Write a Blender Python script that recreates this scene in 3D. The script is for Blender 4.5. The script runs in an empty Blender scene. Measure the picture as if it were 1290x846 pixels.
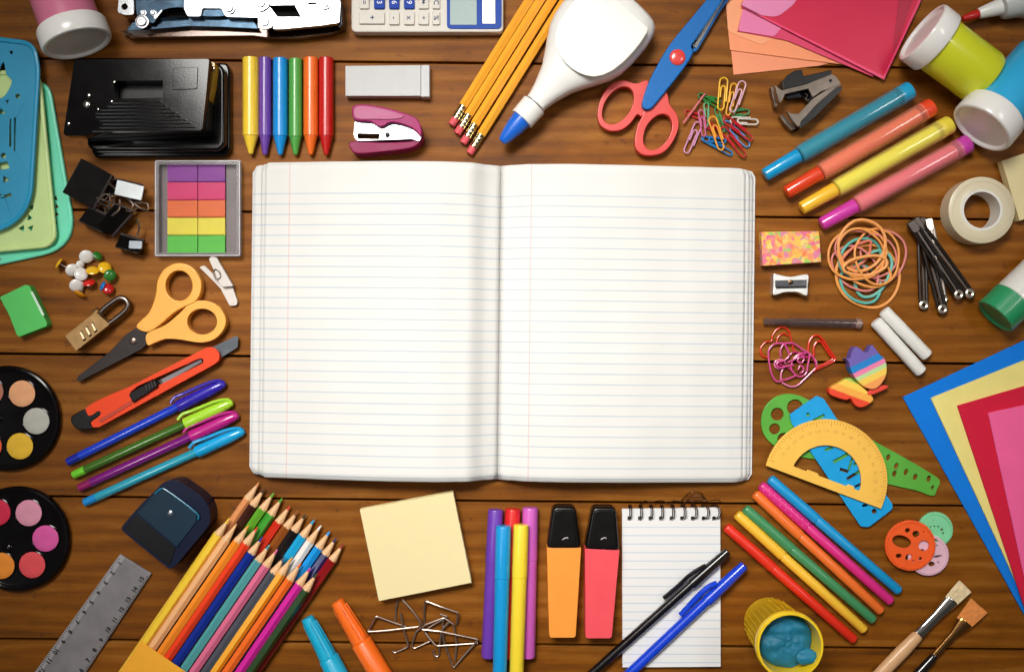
import bpy, bmesh, math, random
from mathutils import Vector, Matrix
from mathutils.geometry import delaunay_2d_cdt
random.seed(7)
PI = math.pi
# ---------------------------------------------------------------- units: 1 unit of drawing = 0.6 mm
S = 0.0006
H = 1320.0                      # camera height in drawing units
scene = bpy.context.scene
C = scene.collection
# ---------------------------------------------------------------- camera
cam_d = bpy.data.cameras.new('camera'); cam = bpy.data.objects.new('camera', cam_d); C.objects.link(cam)
cam.location = (0, 0, H * S); cam.rotation_euler = (0, 0, 0)
cam_d.sensor_width = 36; cam_d.lens = 18.0 / (645.0 / H)
cam_d.clip_start = 0.01; cam_d.clip_end = 20
scene.camera = cam
# ---------------------------------------------------------------- light
world = bpy.data.worlds.new('World'); scene.world = world; world.use_nodes = True
bg = world.node_tree.nodes['Background']; bg.inputs[0].default_value = (1.0, 0.95, 0.88, 1); bg.inputs[1].default_value = 0.05
def lamp(kind, name, loc, energy, color, target=(0, 0, 0), **kw):
    l = bpy.data.lights.new(name, kind); l.energy = energy; l.color = color
    for k, v in kw.items(): setattr(l, k, v)
    o = bpy.data.objects.new(name, l); C.objects.link(o); o.location = loc
    o.rotation_euler = (Vector(target) - Vector(loc)).to_track_quat('-Z', 'Y').to_euler()
    return o
lamp('AREA', 'soft_box', (-0.25, 0.52, 1.15), 1.65, (1.0, 0.975, 0.93), (0.02, -0.05, 0), shape='RECTANGLE', size=0.62, size_y=0.34, spread=math.radians(50))
lamp('SPOT', 'key_lamp', (-0.30, 0.50, 1.32), 12.5, (1.0, 0.965, 0.905), (0.01, -0.05, 0), spot_size=math.radians(33.5), spot_blend=1.0, shadow_soft_size=0.06)
lamp('AREA', 'added_streak_right', (0.80, 0.30, 1.30), 2.2, (1.0, 0.985, 0.96), (0.25, 0.05, 0), shape='RECTANGLE', size=0.36, size_y=0.13)  # added lamp, placed to lay bright streaks along the clear marker barrels
lamp('AREA', 'added_streak_left', (-0.77, -0.15, 1.30), 1.1, (1.0, 0.985, 0.96), (-0.25, -0.08, 0), shape='RECTANGLE', size=0.26, size_y=0.08)  # added lamp, placed to lay bright streaks along the four capped pens
lamp('AREA', 'added_overhead_fill', (0.0, 0.0, 1.6), 0.6, (1.0, 0.985, 0.97), (0, 0.0, 0), shape='SQUARE', size=1.5)  # added dim panel, gives flat metal something to reflect
scene.view_settings.view_transform = 'Standard'; scene.view_settings.look = 'None'
scene.view_settings.exposure = 0.24; scene.view_settings.gamma = 1.0
scene.render.engine = 'CYCLES'
scene.cycles.max_bounces = 8; scene.cycles.transparent_max_bounces = 16

# ---------------------------------------------------------------- helpers
def V(*a): return Vector(a)
def W(x, y, z=0.0):
    k = 1 - z / H
    return Vector(((x - 645) * k, (423 - y) * k, z))
def Z(ox, oy, s): return lambda *a: ([(ox + p[0] / s, oy + p[1] / s) for p in a[0]] if len(a) == 1 else (ox + a[0] / s, oy + a[1] / s))
zA = Z(0, 0, 4.03); zB = Z(0, 190, 4.03); zC = Z(0, 330, 4.03); zD = Z(0, 440, 4.03)
zE = Z(0, 600, 3.4375); zF = Z(140, 0, 4.03); zG = Z(420, 0, 4.03); zH = Z(700, 0, 4.03)
zI = Z(900, 0, 3.305); zJ = Z(940, 190, 3.677); zK = Z(940, 370, 3.677); zL = Z(900, 580, 3.179)
zN = Z(150, 590, 3.306); zO = Z(430, 600, 3.44); zP = Z(670, 600, 3.438)
zQ = Z(440, 0, 6.45); zT = Z(0, 40, 2.773); zBi = Z(85, 195, 6.51); zPi = Z(60, 305, 10.57); zSt = Z(145, 0, 4.373)
zCl = Z(855, 90, 7.355); zHe = Z(955, 400, 8.91); zRb = Z(1030, 265, 6.043); zPr = Z(950, 490, 4.7)
zDi = Z(1105, 635, 8.464); zTr = Z(455, 745, 8.0625); zEr = Z(1035, 425, 8.9); zSr = Z(960, 80, 9.4)

def lin(h):
    h = h.lstrip('#'); out = []
    for i in (0, 2, 4):
        c = int(h[i:i+2], 16) / 255
        out.append(c / 12.92 if c <= 0.04045 else ((c + 0.055) / 1.055) ** 2.4)
    return out
_mats = {}
def M(hexc, rough=0.42, metal=0.0, alpha=1.0, coat=0.0, var=0.07, ns=90.0, bump=0.12, bs=900.0, trans=0.0, spec=0.5, sss=0.0, stretch=None):
    key = (hexc, rough, metal, alpha, coat, var, ns, bump, bs, trans, spec, sss, stretch)
    if key in _mats: return _mats[key]
    m = bpy.data.materials.new('mat_' + hexc.strip('#')); m.use_nodes = True; nt = m.node_tree; N = nt.nodes; L = nt.links
    b = N['Principled BSDF']; c = lin(hexc)
    b.inputs['Metallic'].default_value = metal; b.inputs['Alpha'].default_value = alpha
    b.inputs['Coat Weight'].default_value = coat; b.inputs['Coat Roughness'].default_value = 0.08
    b.inputs['Transmission Weight'].default_value = trans; b.inputs['Specular IOR Level'].default_value = spec
    if sss:
        b.inputs['Subsurface Weight'].default_value = sss; b.inputs['Subsurface Radius'].default_value = (1, .6, .4); b.inputs['Subsurface Scale'].default_value = 0.003
    tc = N.new('ShaderNodeTexCoord'); mp = N.new('ShaderNodeMapping'); L.new(tc.outputs['Object'], mp.inputs[0])
    if stretch: mp.inputs['Scale'].default_value = stretch
    n1 = N.new('ShaderNodeTexNoise'); n1.inputs['Scale'].default_value = ns; n1.inputs['Detail'].default_value = 5; L.new(mp.outputs[0], n1.inputs['Vector'])
    mx = N.new('ShaderNodeMix'); mx.data_type = 'RGBA'; L.new(n1.outputs['Fac'], mx.inputs['Factor'])
    mx.inputs['A'].default_value = [min(1, v * (1 - var * 1.8)) for v in c] + [1]
    mx.inputs['B'].default_value = [min(1, v * (1 + var * 1.5) + 0.003) for v in c] + [1]
    L.new(mx.outputs['Result'], b.inputs['Base Color'])
    mr = N.new('ShaderNodeMapRange'); mr.inputs['To Min'].default_value = max(0.02, rough * 0.8); mr.inputs['To Max'].default_value = min(1, rough * 1.25)
    L.new(n1.outputs['Fac'], mr.inputs['Value']); L.new(mr.outputs[0], b.inputs['Roughness'])
    if bump:
        n2 = N.new('ShaderNodeTexNoise'); n2.inputs['Scale'].default_value = bs; n2.inputs['Detail'].default_value = 3; L.new(mp.outputs[0], n2.inputs['Vector'])
        bp = N.new('ShaderNodeBump'); bp.inputs['Strength'].default_value = bump; bp.inputs['Distance'].default_value = 0.0003
        L.new(n2.outputs['Fac'], bp.inputs['Height']); L.new(bp.outputs[0], b.inputs['Normal'])
    _mats[key] = m; return m

ORI = {}
def tag(o, label=None, cat=None, group=None, kind=None):
    if label: o['label'] = label
    if cat: o['category'] = cat
    if group: o['group'] = group
    if kind: o['kind'] = kind
def thing(name, label, cat, x, y, z=0.0, group=None):
    o = bpy.data.objects.new(name, None); C.objects.link(o); p = W(x, y, z); p.z = z
    o.empty_display_size = 0.005
    o.location = p * S; ORI[o.name] = p; tag(o, label, cat, group); return o
def obj(name, bm, mat, parent=None, label=None, cat=None, group=None, kind=None, bev=0.0, smooth=35, seg=2):
    bmesh.ops.recalc_face_normals(bm, faces=bm.faces)
    xs = [v.co for v in bm.verts]
    lo = Vector([min(v[i] for v in xs) for i in range(3)]); hi = Vector([max(v[i] for v in xs) for i in range(3)])
    p = Vector(((lo.x + hi.x) / 2, (lo.y + hi.y) / 2, lo.z))
    for v in bm.verts: v.co = (v.co - p) * S
    me = bpy.data.meshes.new(name); bm.to_mesh(me); bm.free()
    for f in me.polygons: f.use_smooth = True
    mats = mat if isinstance(mat, (list, tuple)) else [mat]
    for m in mats: me.materials.append(m)
    o = bpy.data.objects.new(name, me); C.objects.link(o); ORI[o.name] = p
    if parent is not None:
        o.parent = parent; o.location = (p - ORI[parent.name]) * S
    else: o.location = p * S
    if bev:
        md = o.modifiers.new('bevel', 'BEVEL'); md.width = bev * S; md.segments = seg; md.limit_method = 'ANGLE'; md.angle_limit = math.radians(50); md.harden_normals = True
    else:
        me.set_sharp_from_angle(angle=math.radians(smooth))
    tag(o, label, cat, group, kind); return o
def bmn(): return bmesh.new()
def w2(pts, z): return [W(x, y, z).xy for x, y in pts]
def prism(bm, loops, z0, z1, zf=None):
    """loops: world 2D loops (outer first, then holes). zf: optional fn(x,y)->z offset"""
    def dedupe(l):
        o_ = []
        for p in l:
            if not o_ or math.dist(p[:2], o_[-1][:2]) > .06: o_.append(p)
        if math.dist(o_[0][:2], o_[-1][:2]) <= .06: o_.pop()
        return o_
    loops = [dedupe(list(l)) for l in loops]
    area = lambda l: sum(l[i][0] * l[(i+1) % len(l)][1] - l[(i+1) % len(l)][0] * l[i][1] for i in range(len(l)))
    out = []
    for i, l in enumerate(loops):
        a = area(l)
        if (i == 0 and a < 0) or (i > 0 and a > 0): l = l[::-1]
        out.append(l)
    off = zf or (lambda x, y: 0.0)
    top = [[bm.verts.new((p[0], p[1], z1 + off(p[0], p[1]))) for p in l] for l in out]
    bot = [[bm.verts.new((p[0], p[1], z0 + off(p[0], p[1]))) for p in l] for l in out]
    if len(out) == 1:
        bm.faces.new(top[0]); bm.faces.new(bot[0][::-1])
    else:
        flat_pts = [Vector((p[0], p[1])) for l in out for p in l]; es = []; k0 = 0
        for l in out:
            es += [(k0 + i, k0 + (i + 1) % len(l)) for i in range(len(l))]; k0 += len(l)
        vs_, _, fs_, ov, _, _ = delaunay_2d_cdt(flat_pts, es, [], 0, 1e-5)
        def inside(p, l):
            c = False; n = len(l)
            for i in range(n):
                a, b = l[i], l[i-1]
                if (a[1] > p[1]) != (b[1] > p[1]) and p[0] < (b[0]-a[0]) * (p[1]-a[1]) / (b[1]-a[1]) + a[0]: c = not c
            return c
        ft = [v for l in top for v in l]; fb = [v for l in bot for v in l]
        mt_ = []; mb_ = []
        for q, o_ in zip(vs_, ov):
            if o_: mt_.append(ft[o_[0]]); mb_.append(fb[o_[0]])
            else: mt_.append(bm.verts.new((q[0], q[1], z1))); mb_.append(bm.verts.new((q[0], q[1], z0)))
        for f in fs_:
            c = sum((vs_[i] for i in f), Vector((0, 0))) / len(f)
            if not inside(c, out[0]) or any(inside(c, h) for h in out[1:]): continue
            try: bm.faces.new([mt_[i] for i in f]); bm.faces.new([mb_[i] for i in reversed(f)])
            except ValueError: pass
    for t, b in zip(top, bot):
        n = len(t)
        for i in range(n): bm.faces.new([t[i], b[i], b[(i+1) % n], t[(i+1) % n]])
    return bm
def flat(pts, z0, z1, holes=()):
    """polygon traced in photo pixels, standing at height z1, down to z0"""
    return prism(bmn(), [w2(pts, z1)] + [w2(h, z1) for h in holes], z0, z1)
def circ(x, y, r, n=28, ry=None, rot=0.0):
    ry = ry or r; c, s = math.cos(rot), math.sin(rot)
    return [(x + r * math.cos(a) * c - ry * math.sin(a) * s, y + r * math.cos(a) * s + ry * math.sin(a) * c) for a in [2 * PI * i / n for i in range(n)]]
def rc(pts, r, n=5):
    out = []; m = len(pts)
    for i in range(m):
        p0, p, p1 = Vector(pts[i-1]), Vector(pts[i]), Vector(pts[(i+1) % m])
        a = (p0 - p); b = (p1 - p); rr = r[i] if isinstance(r, (list, tuple)) else r
        d = min(rr, a.length * 0.48, b.length * 0.48)
        if d < 0.05: out.append(tuple(p)); continue
        s = p + a.normalized() * d; e = p + b.normalized() * d
        for k in range(n + 1):
            t = k / n; q = s * (1-t)**2 + p * 2 * t * (1-t) + e * t * t; out.append((q.x, q.y))
    return out
def smooth(pts, n=4, closed=True):
    out = []; m = len(pts); P_ = [Vector(p) for p in pts]
    rng = range(m) if closed else range(m - 1)
    for i in rng:
        g = (lambda j: P_[j % m]) if closed else (lambda j: P_[max(0, min(m-1, j))])
        p0, p1, p2, p3 = g(i-1), g(i), g(i+1), g(i+2)
        for k in range(n):
            t = k / n
            q = 0.5 * ((2*p1) + (p2-p0)*t + (2*p0-5*p1+4*p2-p3)*t*t + (3*p1-p0-3*p2+p3)*t**3)
            out.append(tuple(q))
    if not closed: out.append(tuple(P_[-1]))
    return out
def rrect(x0, y0, x1, y1, r): return rc([(x0, y0), (x1, y0), (x1, y1), (x0, y1)], r)
def lathe(bm, A, B, prof, n=24, fl=1.0, fs=1.0, spin=0.0):
    closed = prof[0] == prof[-1] and len(prof) > 3
    """A,B world points; prof (t,r) t from A towards B; fl flattens the up direction, fs scales sideways"""
    d = (B - A).normalized(); side = d.cross(Vector((0, 0, 1)))
    if side.length < 1e-3: side = Vector((1, 0, 0))
    side.normalize(); up = side.cross(d).normalized()
    rings = []
    for t, r in prof:
        c = A + d * t
        if r <= 0.001: rings.append([bm.verts.new(c)])
        else: rings.append([bm.verts.new(c + side * (r * fs * math.cos(a)) + up * (r * fl * math.sin(a))) for a in [spin + 2*PI*i/n for i in range(n)]])
    for a, b in zip(rings, rings[1:]):
        if len(a) == 1 and len(b) == 1: continue
        for i in range(n):
            j = (i+1) % n
            if len(a) == 1: bm.faces.new([a[0], b[j], b[i]])
            elif len(b) == 1: bm.faces.new([a[i], a[j], b[0]])
            else: bm.faces.new([a[i], a[j], b[j], b[i]])
    if closed: bmesh.ops.remove_doubles(bm, verts=bm.verts, dist=1e-5); return bm
    if len(rings[0]) > 1: bm.faces.new(rings[0][::-1])
    if len(rings[-1]) > 1: bm.faces.new(rings[-1])
    return bm
def rod(p0, p1, z, prof, z2=None, n=24, fl=1.0, fs=1.0, spin=0.0, bm=None):
    """turned shape lying between two photo points; prof lengths in photo pixels"""
    A = W(p0[0], p0[1], z); B = W(p1[0], p1[1], z if z2 is None else z2)
    k = (B - A).length / max(1e-6, math.dist(p0, p1))
    return lathe(bm or bmn(), A, B, [(t * k, r * k) for t, r in prof], n, fl, fs, spin)
def tube(bm, pts, r, closed=False, n=8, flat_=1.0):
    pts = [Vector(p) for p in pts]; m = len(pts); rings = []; prev = None
    for i, p in enumerate(pts):
        if closed: t = pts[(i+1) % m] - pts[i-1]
        else: t = pts[min(m-1, i+1)] - pts[max(0, i-1)]
        t.normalize()
        u = Vector((0, 0, 1)) - t * t.z
        if u.length < 0.15: u = prev if prev is not None else Vector((0, 1, 0)) - t * t.y
        u = (u - t * u.dot(t)).normalized(); prev = u; s = t.cross(u)
        rings.append([bm.verts.new(p + s * (r * math.cos(a)) + u * (r * flat_ * math.sin(a))) for a in [2*PI*k/n for k in range(n)]])
    for i in range(m if closed else m - 1):
        a = rings[i]; b = rings[(i+1) % m]
        for k in range(n): bm.faces.new([a[k], a[(k+1) % n], b[(k+1) % n], b[k]])
    if not closed: bm.faces.new(rings[0][::-1]); bm.faces.new(rings[-1])
    return bm
def wire(pts, zs, r, closed=False, n=8, sm=4, flat_=1.0):
    """pts in photo px; zs number or list of heights"""
    if not isinstance(zs, (list, tuple)): zs = [zs] * len(pts)
    p3 = [W(p[0], p[1], z) for p, z in zip(pts, zs)]
    if sm > 1: p3 = smooth(p3, sm, closed)
    return tube(bmn(), p3, r, closed, n, flat_)
def text_bm(s, size, ext=0.4, rot=0.0, at=(0, 0, 0), bold=0.0):
    cu = bpy.data.curves.new('t', 'FONT'); cu.body = s; cu.size = size; cu.extrude = ext; cu.align_x = 'CENTER'; cu.align_y = 'CENTER'; cu.resolution_u = 3; cu.offset = bold
    ob = bpy.data.objects.new('t', cu); C.objects.link(ob); bpy.context.view_layer.update()
    me = bpy.data.meshes.new_from_object(ob.evaluated_get(bpy.context.evaluated_depsgraph_get()))
    bm = bmn(); bm.from_mesh(me); bpy.data.objects.remove(ob); bpy.data.curves.remove(cu); bpy.data.meshes.remove(me)
    bmesh.ops.transform(bm, matrix=Matrix.Translation(at) @ Matrix.Rotation(rot, 4, 'Z'), verts=bm.verts)
    return bm
def join(a, b):
    me = bpy.data.meshes.new('x'); b.to_mesh(me); b.free(); a.from_mesh(me); bpy.data.meshes.remove(me); return a

# ================================================================= TABLE
def wood_mat():
    m = bpy.data.materials.new('oiled_pine'); m.use_nodes = True; nt = m.node_tree; N = nt.nodes; L = nt.links; b = N['Principled BSDF']
    tc = N.new('ShaderNodeTexCoord'); oi = N.new('ShaderNodeObjectInfo')
    off = N.new('ShaderNodeVectorMath'); off.operation = 'MULTIPLY_ADD'
    cb = N.new('ShaderNodeCombineXYZ'); L.new(oi.outputs['Random'], cb.inputs[0]); L.new(oi.outputs['Random'], cb.inputs[1]); L.new(oi.outputs['Random'], cb.inputs[2])
    L.new(cb.outputs[0], off.inputs[0]); off.inputs[1].default_value = (7.3, 3.1, 5.7); L.new(tc.outputs['Object'], off.inputs[2])
    def noise(scale, sc, det=6, rough=.6, dist=0.0):
        mp = N.new('ShaderNodeMapping'); mp.inputs['Scale'].default_value = sc; L.new(off.outputs[0], mp.inputs[0])
        n = N.new('ShaderNodeTexNoise'); n.inputs['Scale'].default_value = scale; n.inputs['Detail'].default_value = det; n.inputs['Roughness'].default_value = rough; n.inputs['Distortion'].default_value = dist
        L.new(mp.outputs[0], n.inputs['Vector']); return n
    broad = noise(9, (0.55, 2.0, 1), 3, .5, .6)
    grain = noise(26, (0.35, 5.5, 1), 7, .62, .6)
    fine = noise(120, (0.18, 9.0, 1), 5, .7, .1)
    mot = noise(38, (0.7, 1.6, 1), 9, .78, .8)
    # rings running along the board, pushed about by noise
    mpw = N.new('ShaderNodeMapping'); mpw.inputs['Scale'].default_value = (0.16, 1.0, 1); L.new(off.outputs[0], mpw.inputs[0])
    wv = N.new('ShaderNodeTexWave'); wv.bands_direction = 'Y'; wv.inputs['Scale'].default_value = 28; wv.inputs['Distortion'].default_value = 9; wv.inputs['Detail'].default_value = 3; wv.inputs['Detail Scale'].default_value = 0.9; L.new(mpw.outputs[0], wv.inputs['Vector'])
    def math_(op, a, b_):
        n = N.new('ShaderNodeMath'); n.operation = op
        for i, v in enumerate((a, b_)):
            if isinstance(v, (int, float)): n.inputs[i].default_value = v
            else: L.new(v, n.inputs[i])
        return n.outputs[0]
    f = math_('ADD', math_('MULTIPLY', grain.outputs['Fac'], .22), math_('MULTIPLY', wv.outputs['Fac'], .07))
    f = math_('ADD', f, math_('MULTIPLY', broad.outputs['Fac'], .30))
    f = math_('ADD', f, math_('MULTIPLY', fine.outputs['Fac'], .17))
    f = math_('ADD', f, math_('MULTIPLY', mot.outputs['Fac'], .17))
    cr = N.new('ShaderNodeValToRGB'); L.new(f, cr.inputs[0]); e = cr.color_ramp.elements
    e[0].position = .30; e[0].color = lin('452509') + [1]; e[1].position = .76; e[1].color = lin('b27a42') + [1]
    x = e.new(.46); x.color = lin('7c4a1d') + [1]; x = e.new(.56); x.color = lin('92602f') + [1]
    hv = N.new('ShaderNodeHueSaturation'); L.new(cr.outputs[0], hv.inputs['Color']); hv.inputs['Saturation'].default_value = 1.07
    L.new(math_('ADD', math_('MULTIPLY', oi.outputs['Random'], .24), .88), hv.inputs['Value'])
    # small pits, specks and long faint scratches worn into the boards
    pit = noise(150, (0.8, 1.0, 1), 2, .5); scr = noise(14, (0.12, 16.0, 1), 2, .4, 1.2); stn = noise(7, (0.8, 1.2, 1), 6, .65, 1.5)
    def step(n, lo, hi):
        r_ = N.new('ShaderNodeMapRange'); r_.inputs['From Min'].default_value = lo; r_.inputs['From Max'].default_value = hi; L.new(n.outputs['Fac'], r_.inputs['Value']); return r_.outputs[0]
    wear = math_('ADD', math_('MULTIPLY', step(pit, .67, .73), .35), math_('MULTIPLY', step(scr, .69, .75), .25))
    wear = math_('MINIMUM', math_('ADD', wear, math_('MULTIPLY', step(stn, .52, .70), .22)), .8)
    wm = N.new('ShaderNodeMix'); wm.data_type = 'RGBA'; L.new(wear, wm.inputs['Factor']); L.new(hv.outputs[0], wm.inputs['A']); wm.inputs['B'].default_value = lin('33190a') + [1]
    L.new(wm.outputs['Result'], b.inputs['Base Color'])
    L.new(math_('ADD', math_('MULTIPLY', fine.outputs['Fac'], .25), .42), b.inputs['Roughness']); b.inputs['Specular IOR Level'].default_value = .2
    bp = N.new('ShaderNodeBump'); bp.inputs['Strength'].default_value = .35; bp.inputs['Distance'].default_value = .0006; L.new(f, bp.inputs['Height']); L.new(bp.outputs[0], b.inputs['Normal'])
    return m
WOOD = wood_mat()
table = bpy.data.objects.new('wooden_table', None); C.objects.link(table); ORI['wooden_table'] = Vector((0, 0, 0)); tag(table, 'brown wooden plank table top under all the school supplies', None, None, 'structure')
T_ANG = -0.0105
def plank(ya, yb, i):
    b = bmn(); y1 = 423 - ya - 1.3; y0 = 423 - yb + 1.3
    prism(b, [[(-1000, y0), (1000, y0), (1000, y1), (-1000, y1)]], -32, 0)
    bmesh.ops.rotate(b, verts=b.verts, matrix=Matrix.Rotation(T_ANG, 3, 'Z'))
    obj('plank', b, WOOD, table, bev=1.2)
edges = [-290, -108, 80, 270, 452, 631, 811, 992, 1172]
for i in range(len(edges) - 1): plank(edges[i], edges[i+1], i)
b = bmn(); prism(b, [[(-1010, -740), (1010, -740), (1010, 720), (-1010, 720)]], -60, -33.5)
obj('under_frame', b, M('1c0f06', .8), table)

# ================================================================= NOTEBOOK
def page_mat(side):
    m = bpy.data.materials.new('ruled_paper_' + side); m.use_nodes = True; nt = m.node_tree; N = nt.nodes; L = nt.links; b = N['Principled BSDF']
    uv = N.new('ShaderNodeUVMap'); sx = N.new('ShaderNodeSeparateXYZ'); L.new(uv.outputs[0], sx.inputs[0])
    def mt(op, a, b_=0.0, c=None):
        n = N.new('ShaderNodeMath'); n.operation = op
        for i, v in enumerate((a, b_) if c is None else (a, b_, c)):
            if isinstance(v, (int, float)): n.inputs[i].default_value = v
            else: L.new(v, n.inputs[i])
        return n.outputs[0]
    u = mt('MULTIPLY', sx.outputs[0], 1000); v = mt('MULTIPLY', sx.outputs[1], 1000)     # drawing units from spine / from top
    nz = N.new('ShaderNodeTexNoise'); nz.inputs['Scale'].default_value = 12; L.new(uv.outputs[0], nz.inputs['Vector']); nz.inputs['Detail'].default_value = 4
    d = mt('PINGPONG', mt('SUBTRACT', v, 39.0), 6.45)
    line = mt('SUBTRACT', 1.0, mt('SMOOTH_MIN', mt('DIVIDE', d, 1.0), 1.0, .3))
    line = mt('MAXIMUM', line, 0.0)
    line = mt('MULTIPLY', line, mt('GREATER_THAN', v, 35.0))
    line = mt('MULTIPLY', line, mt('ADD', mt('MULTIPLY', nz.outputs['Fac'], .8), .45))
    mu = -262.0 if side == 'left' else 38.0
    dm = mt('ABSOLUTE', mt('SUBTRACT', u, mu)); ml = mt('MAXIMUM', mt('SUBTRACT', 1.0, mt('DIVIDE', dm, 1.0)), 0.0)
    c1 = N.new('ShaderNodeMix'); c1.data_type = 'RGBA'; c1.inputs['A'].default_value = lin('dddbd7') + [1]; c1.inputs['B'].default_value = lin('a4b6c8') + [1]; L.new(line, c1.inputs['Factor'])
    c2 = N.new('ShaderNodeMix'); c2.data_type = 'RGBA'; L.new(c1.outputs['Result'], c2.inputs['A']); c2.inputs['B'].default_value = lin('dba9a6') + [1]; L.new(mt('MULTIPLY', ml, .75), c2.inputs['Factor'])
    L.new(c2.outputs['Result'], b.inputs['Base Color']); b.inputs['Roughness'].default_value = .62; b.inputs['Specular IOR Level'].default_value = .25
    n2 = N.new('ShaderNodeTexNoise'); n2.inputs['Scale'].default_value = 700; L.new(uv.outputs[0], n2.inputs['Vector'])
    n3 = N.new('ShaderNodeTexNoise'); n3.inputs['Scale'].default_value = 9; n3.inputs['Detail'].default_value = 2; L.new(uv.outputs[0], n3.inputs['Vector'])
    bp = N.new('ShaderNodeBump'); bp.inputs['Strength'].default_value = .12; bp.inputs['Distance'].default_value = .0003; L.new(n2.outputs['Fac'], bp.inputs['Height'])
    bp2 = N.new('ShaderNodeBump'); bp2.inputs['Strength'].default_value = .6; bp2.inputs['Distance'].default_value = .004; L.new(n3.outputs['Fac'], bp2.inputs['Height']); L.new(bp.outputs[0], bp2.inputs['Normal'])
    L.new(bp2.outputs[0], b.inputs['Normal'])
    return m
PM = {'left': page_mat('left'), 'right': page_mat('right')}
PAPER = M('e0dcd4', .7, var=.02, bump=.1)
nb = thing('notebook', 'large open ruled notebook with blank white pages in the middle', 'notebook', 629, 408)
NB0 = W(629, 410); NBROT = Matrix.Rotation(-0.0115, 3, 'Z')
YT, YB = 199.5, -192.0
def prof_z(side, s):           # s: 0 at spine, 1 at fore edge -> height of the sheet
    if side == 'left':  pts = [(0, 6), (.045, 13), (.13, 31), (.26, 36), (.45, 34), (.7, 26), (.88, 18), (1, 13)]
    else:               pts = [(0, 7), (.04, 15), (.12, 25), (.28, 29), (.5, 26), (.75, 19), (.92, 14), (1, 10)]
    for i in range(len(pts) - 1):
        if pts[i][0] <= s <= pts[i+1][0]:
            p0 = pts[max(0, i-1)][1]; p1 = pts[i][1]; p2 = pts[i+1][1]; p3 = pts[min(len(pts)-1, i+2)][1]
            t = (s - pts[i][0]) / (pts[i+1][0] - pts[i][0]); t2 = t*t*(3-2*t)
            return p1 + (p2 - p1) * (t * .35 + t2 * .65)
    return pts[-1][1]
def page(side, width, scale, dz, name, parent, inset=0.0, uvs=True, base=None, rad=8, wav=0.0):
    bm = bmn(); uvl = bm.loops.layers.uv.new('UVMap'); sg = -1 if side == 'left' else 1
    nx, ny = 70, 44; grid = []; info = {}
    for i in range(nx + 1):
        s = (i / nx); s = s ** .9; x = width * s; dx = width - x; col = []
        ins = rad - math.sqrt(max(0, rad*rad - (rad - dx) ** 2)) if dx < rad else 0
        for j in range(ny + 1):
            t = j / ny; yt = YT - ins - inset; yb = YB + ins + inset; y = yt + (yb - yt) * t
            z = prof_z(side, s) * scale + dz + wav * math.sin(s * 5 + t * 7.0) * s
            if t > .8 and side == 'left': z += (t - .8) * 12 * math.sin(s * PI) * scale
            q = NBROT @ Vector((sg * x, y, 0)) + NB0; v = bm.verts.new((q.x, q.y, max(z, 1.0))); info[v] = (sg * x / 1000, (YT - y) / 1000); col.append(v)
        grid.append(col)
    fs = []
    for i in range(nx):
        for j in range(ny):
            fs.append(bm.faces.new([grid[i][j], grid[i+1][j], grid[i+1][j+1], grid[i][j+1]]))
    if base is not None:   # closed block down to base
        low = {}
        for i in range(nx + 1):
            for j in range(ny + 1):
                if i in (0, nx) or j in (0, ny): v = grid[i][j]; w = bm.verts.new((v.co.x, v.co.y, base)); low[(i, j)] = w; info[w] = info[v]
        def wall(seq):
            for a, c in zip(seq, seq[1:]): bm.faces.new([grid[a[0]][a[1]], low[a], low[c], grid[c[0]][c[1]]])
        wall([(i, 0) for i in range(nx+1)]); wall([(i, ny) for i in range(nx+1)]); wall([(0, j) for j in range(ny+1)]); wall([(nx, j) for j in range(ny+1)])
    for f in bm.faces:
        for l in f.loops: l[uvl].uv = info[l.vert]
    o = obj(name, bm, PM[side] if uvs else PAPER, parent, smooth=60)
    if base is None:
        md = o.modifiers.new('thick', 'SOLIDIFY'); md.thickness = .45 * S; md.offset = -1
    return o
cover = bmn()
pl = [(-309, YB + 5), (317, YB + 5), (317, YT - 7), (-309, YT - 7)]
prism(cover, [[tuple((NBROT @ Vector((x, y, 0)) + NB0).xy) for x, y in rc(pl, 15)]], 0.3, 1.6)
obj('cover', cover, M('5a5e66', .5), nb, bev=.4)
page('left', 311, .55, 0, 'page_block', nb, uvs=True, base=1.8, inset=4)
page('right', 319, .55, 0, 'page_block', nb, uvs=True, base=1.8, inset=2)
page('left', 309, .78, .3, 'page', nb, inset=3); page('left', 299, .90, .6, 'page', nb, inset=1.6, rad=6)
page('left', 294, 1.0, 2.2, 'page', nb, wav=1.1, rad=5)
page('right', 316, .80, .2, 'page', nb, inset=2.5); page('right', 312, .92, .3, 'page', nb, inset=1)
page('right', 306, 1.0, 1.0, 'page', nb, wav=.6, rad=7)

# ================================================================= LEFT SIDE
def jar(label, lidc, d, lid_r, body_r, body_len, color, z_lid, z_end, lid_len=24, hexlid='f6f3ee', face='d8d0cc'):
    """a dough pot lying on its side: lidc = photo position of the lid face, d = direction from the lid to its bottom"""
    d = Vector(d).normalized(); p0 = lidc; tot = lid_len + body_len
    p1 = (lidc[0] + d.x * tot, lidc[1] + d.y * tot)
    t = thing('dough_pot', label, 'dough pot', *lidc, group='pots of modelling dough')
    r = lid_r
    obj('lid', rod(p0, p1, z_lid, [(3.5, 0), (3.5, r-6.5), (0.8, r-5), (0, r-3.2), (.8, r-1), (3, r), (lid_len-2, r), (lid_len, r-1), (lid_len, body_r-.5)], z_end, n=56), M(hexlid, .2, var=.03), t)
    obj('body', rod(p0, p1, z_lid, [(lid_len+.2, body_r-2), (lid_len+1, body_r), (tot-8, body_r), (tot-2.5, body_r-2), (tot, body_r-6)], z_end, n=56), M(color, .3, coat=.3, var=.05, ns=40), t)
    return t
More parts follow.
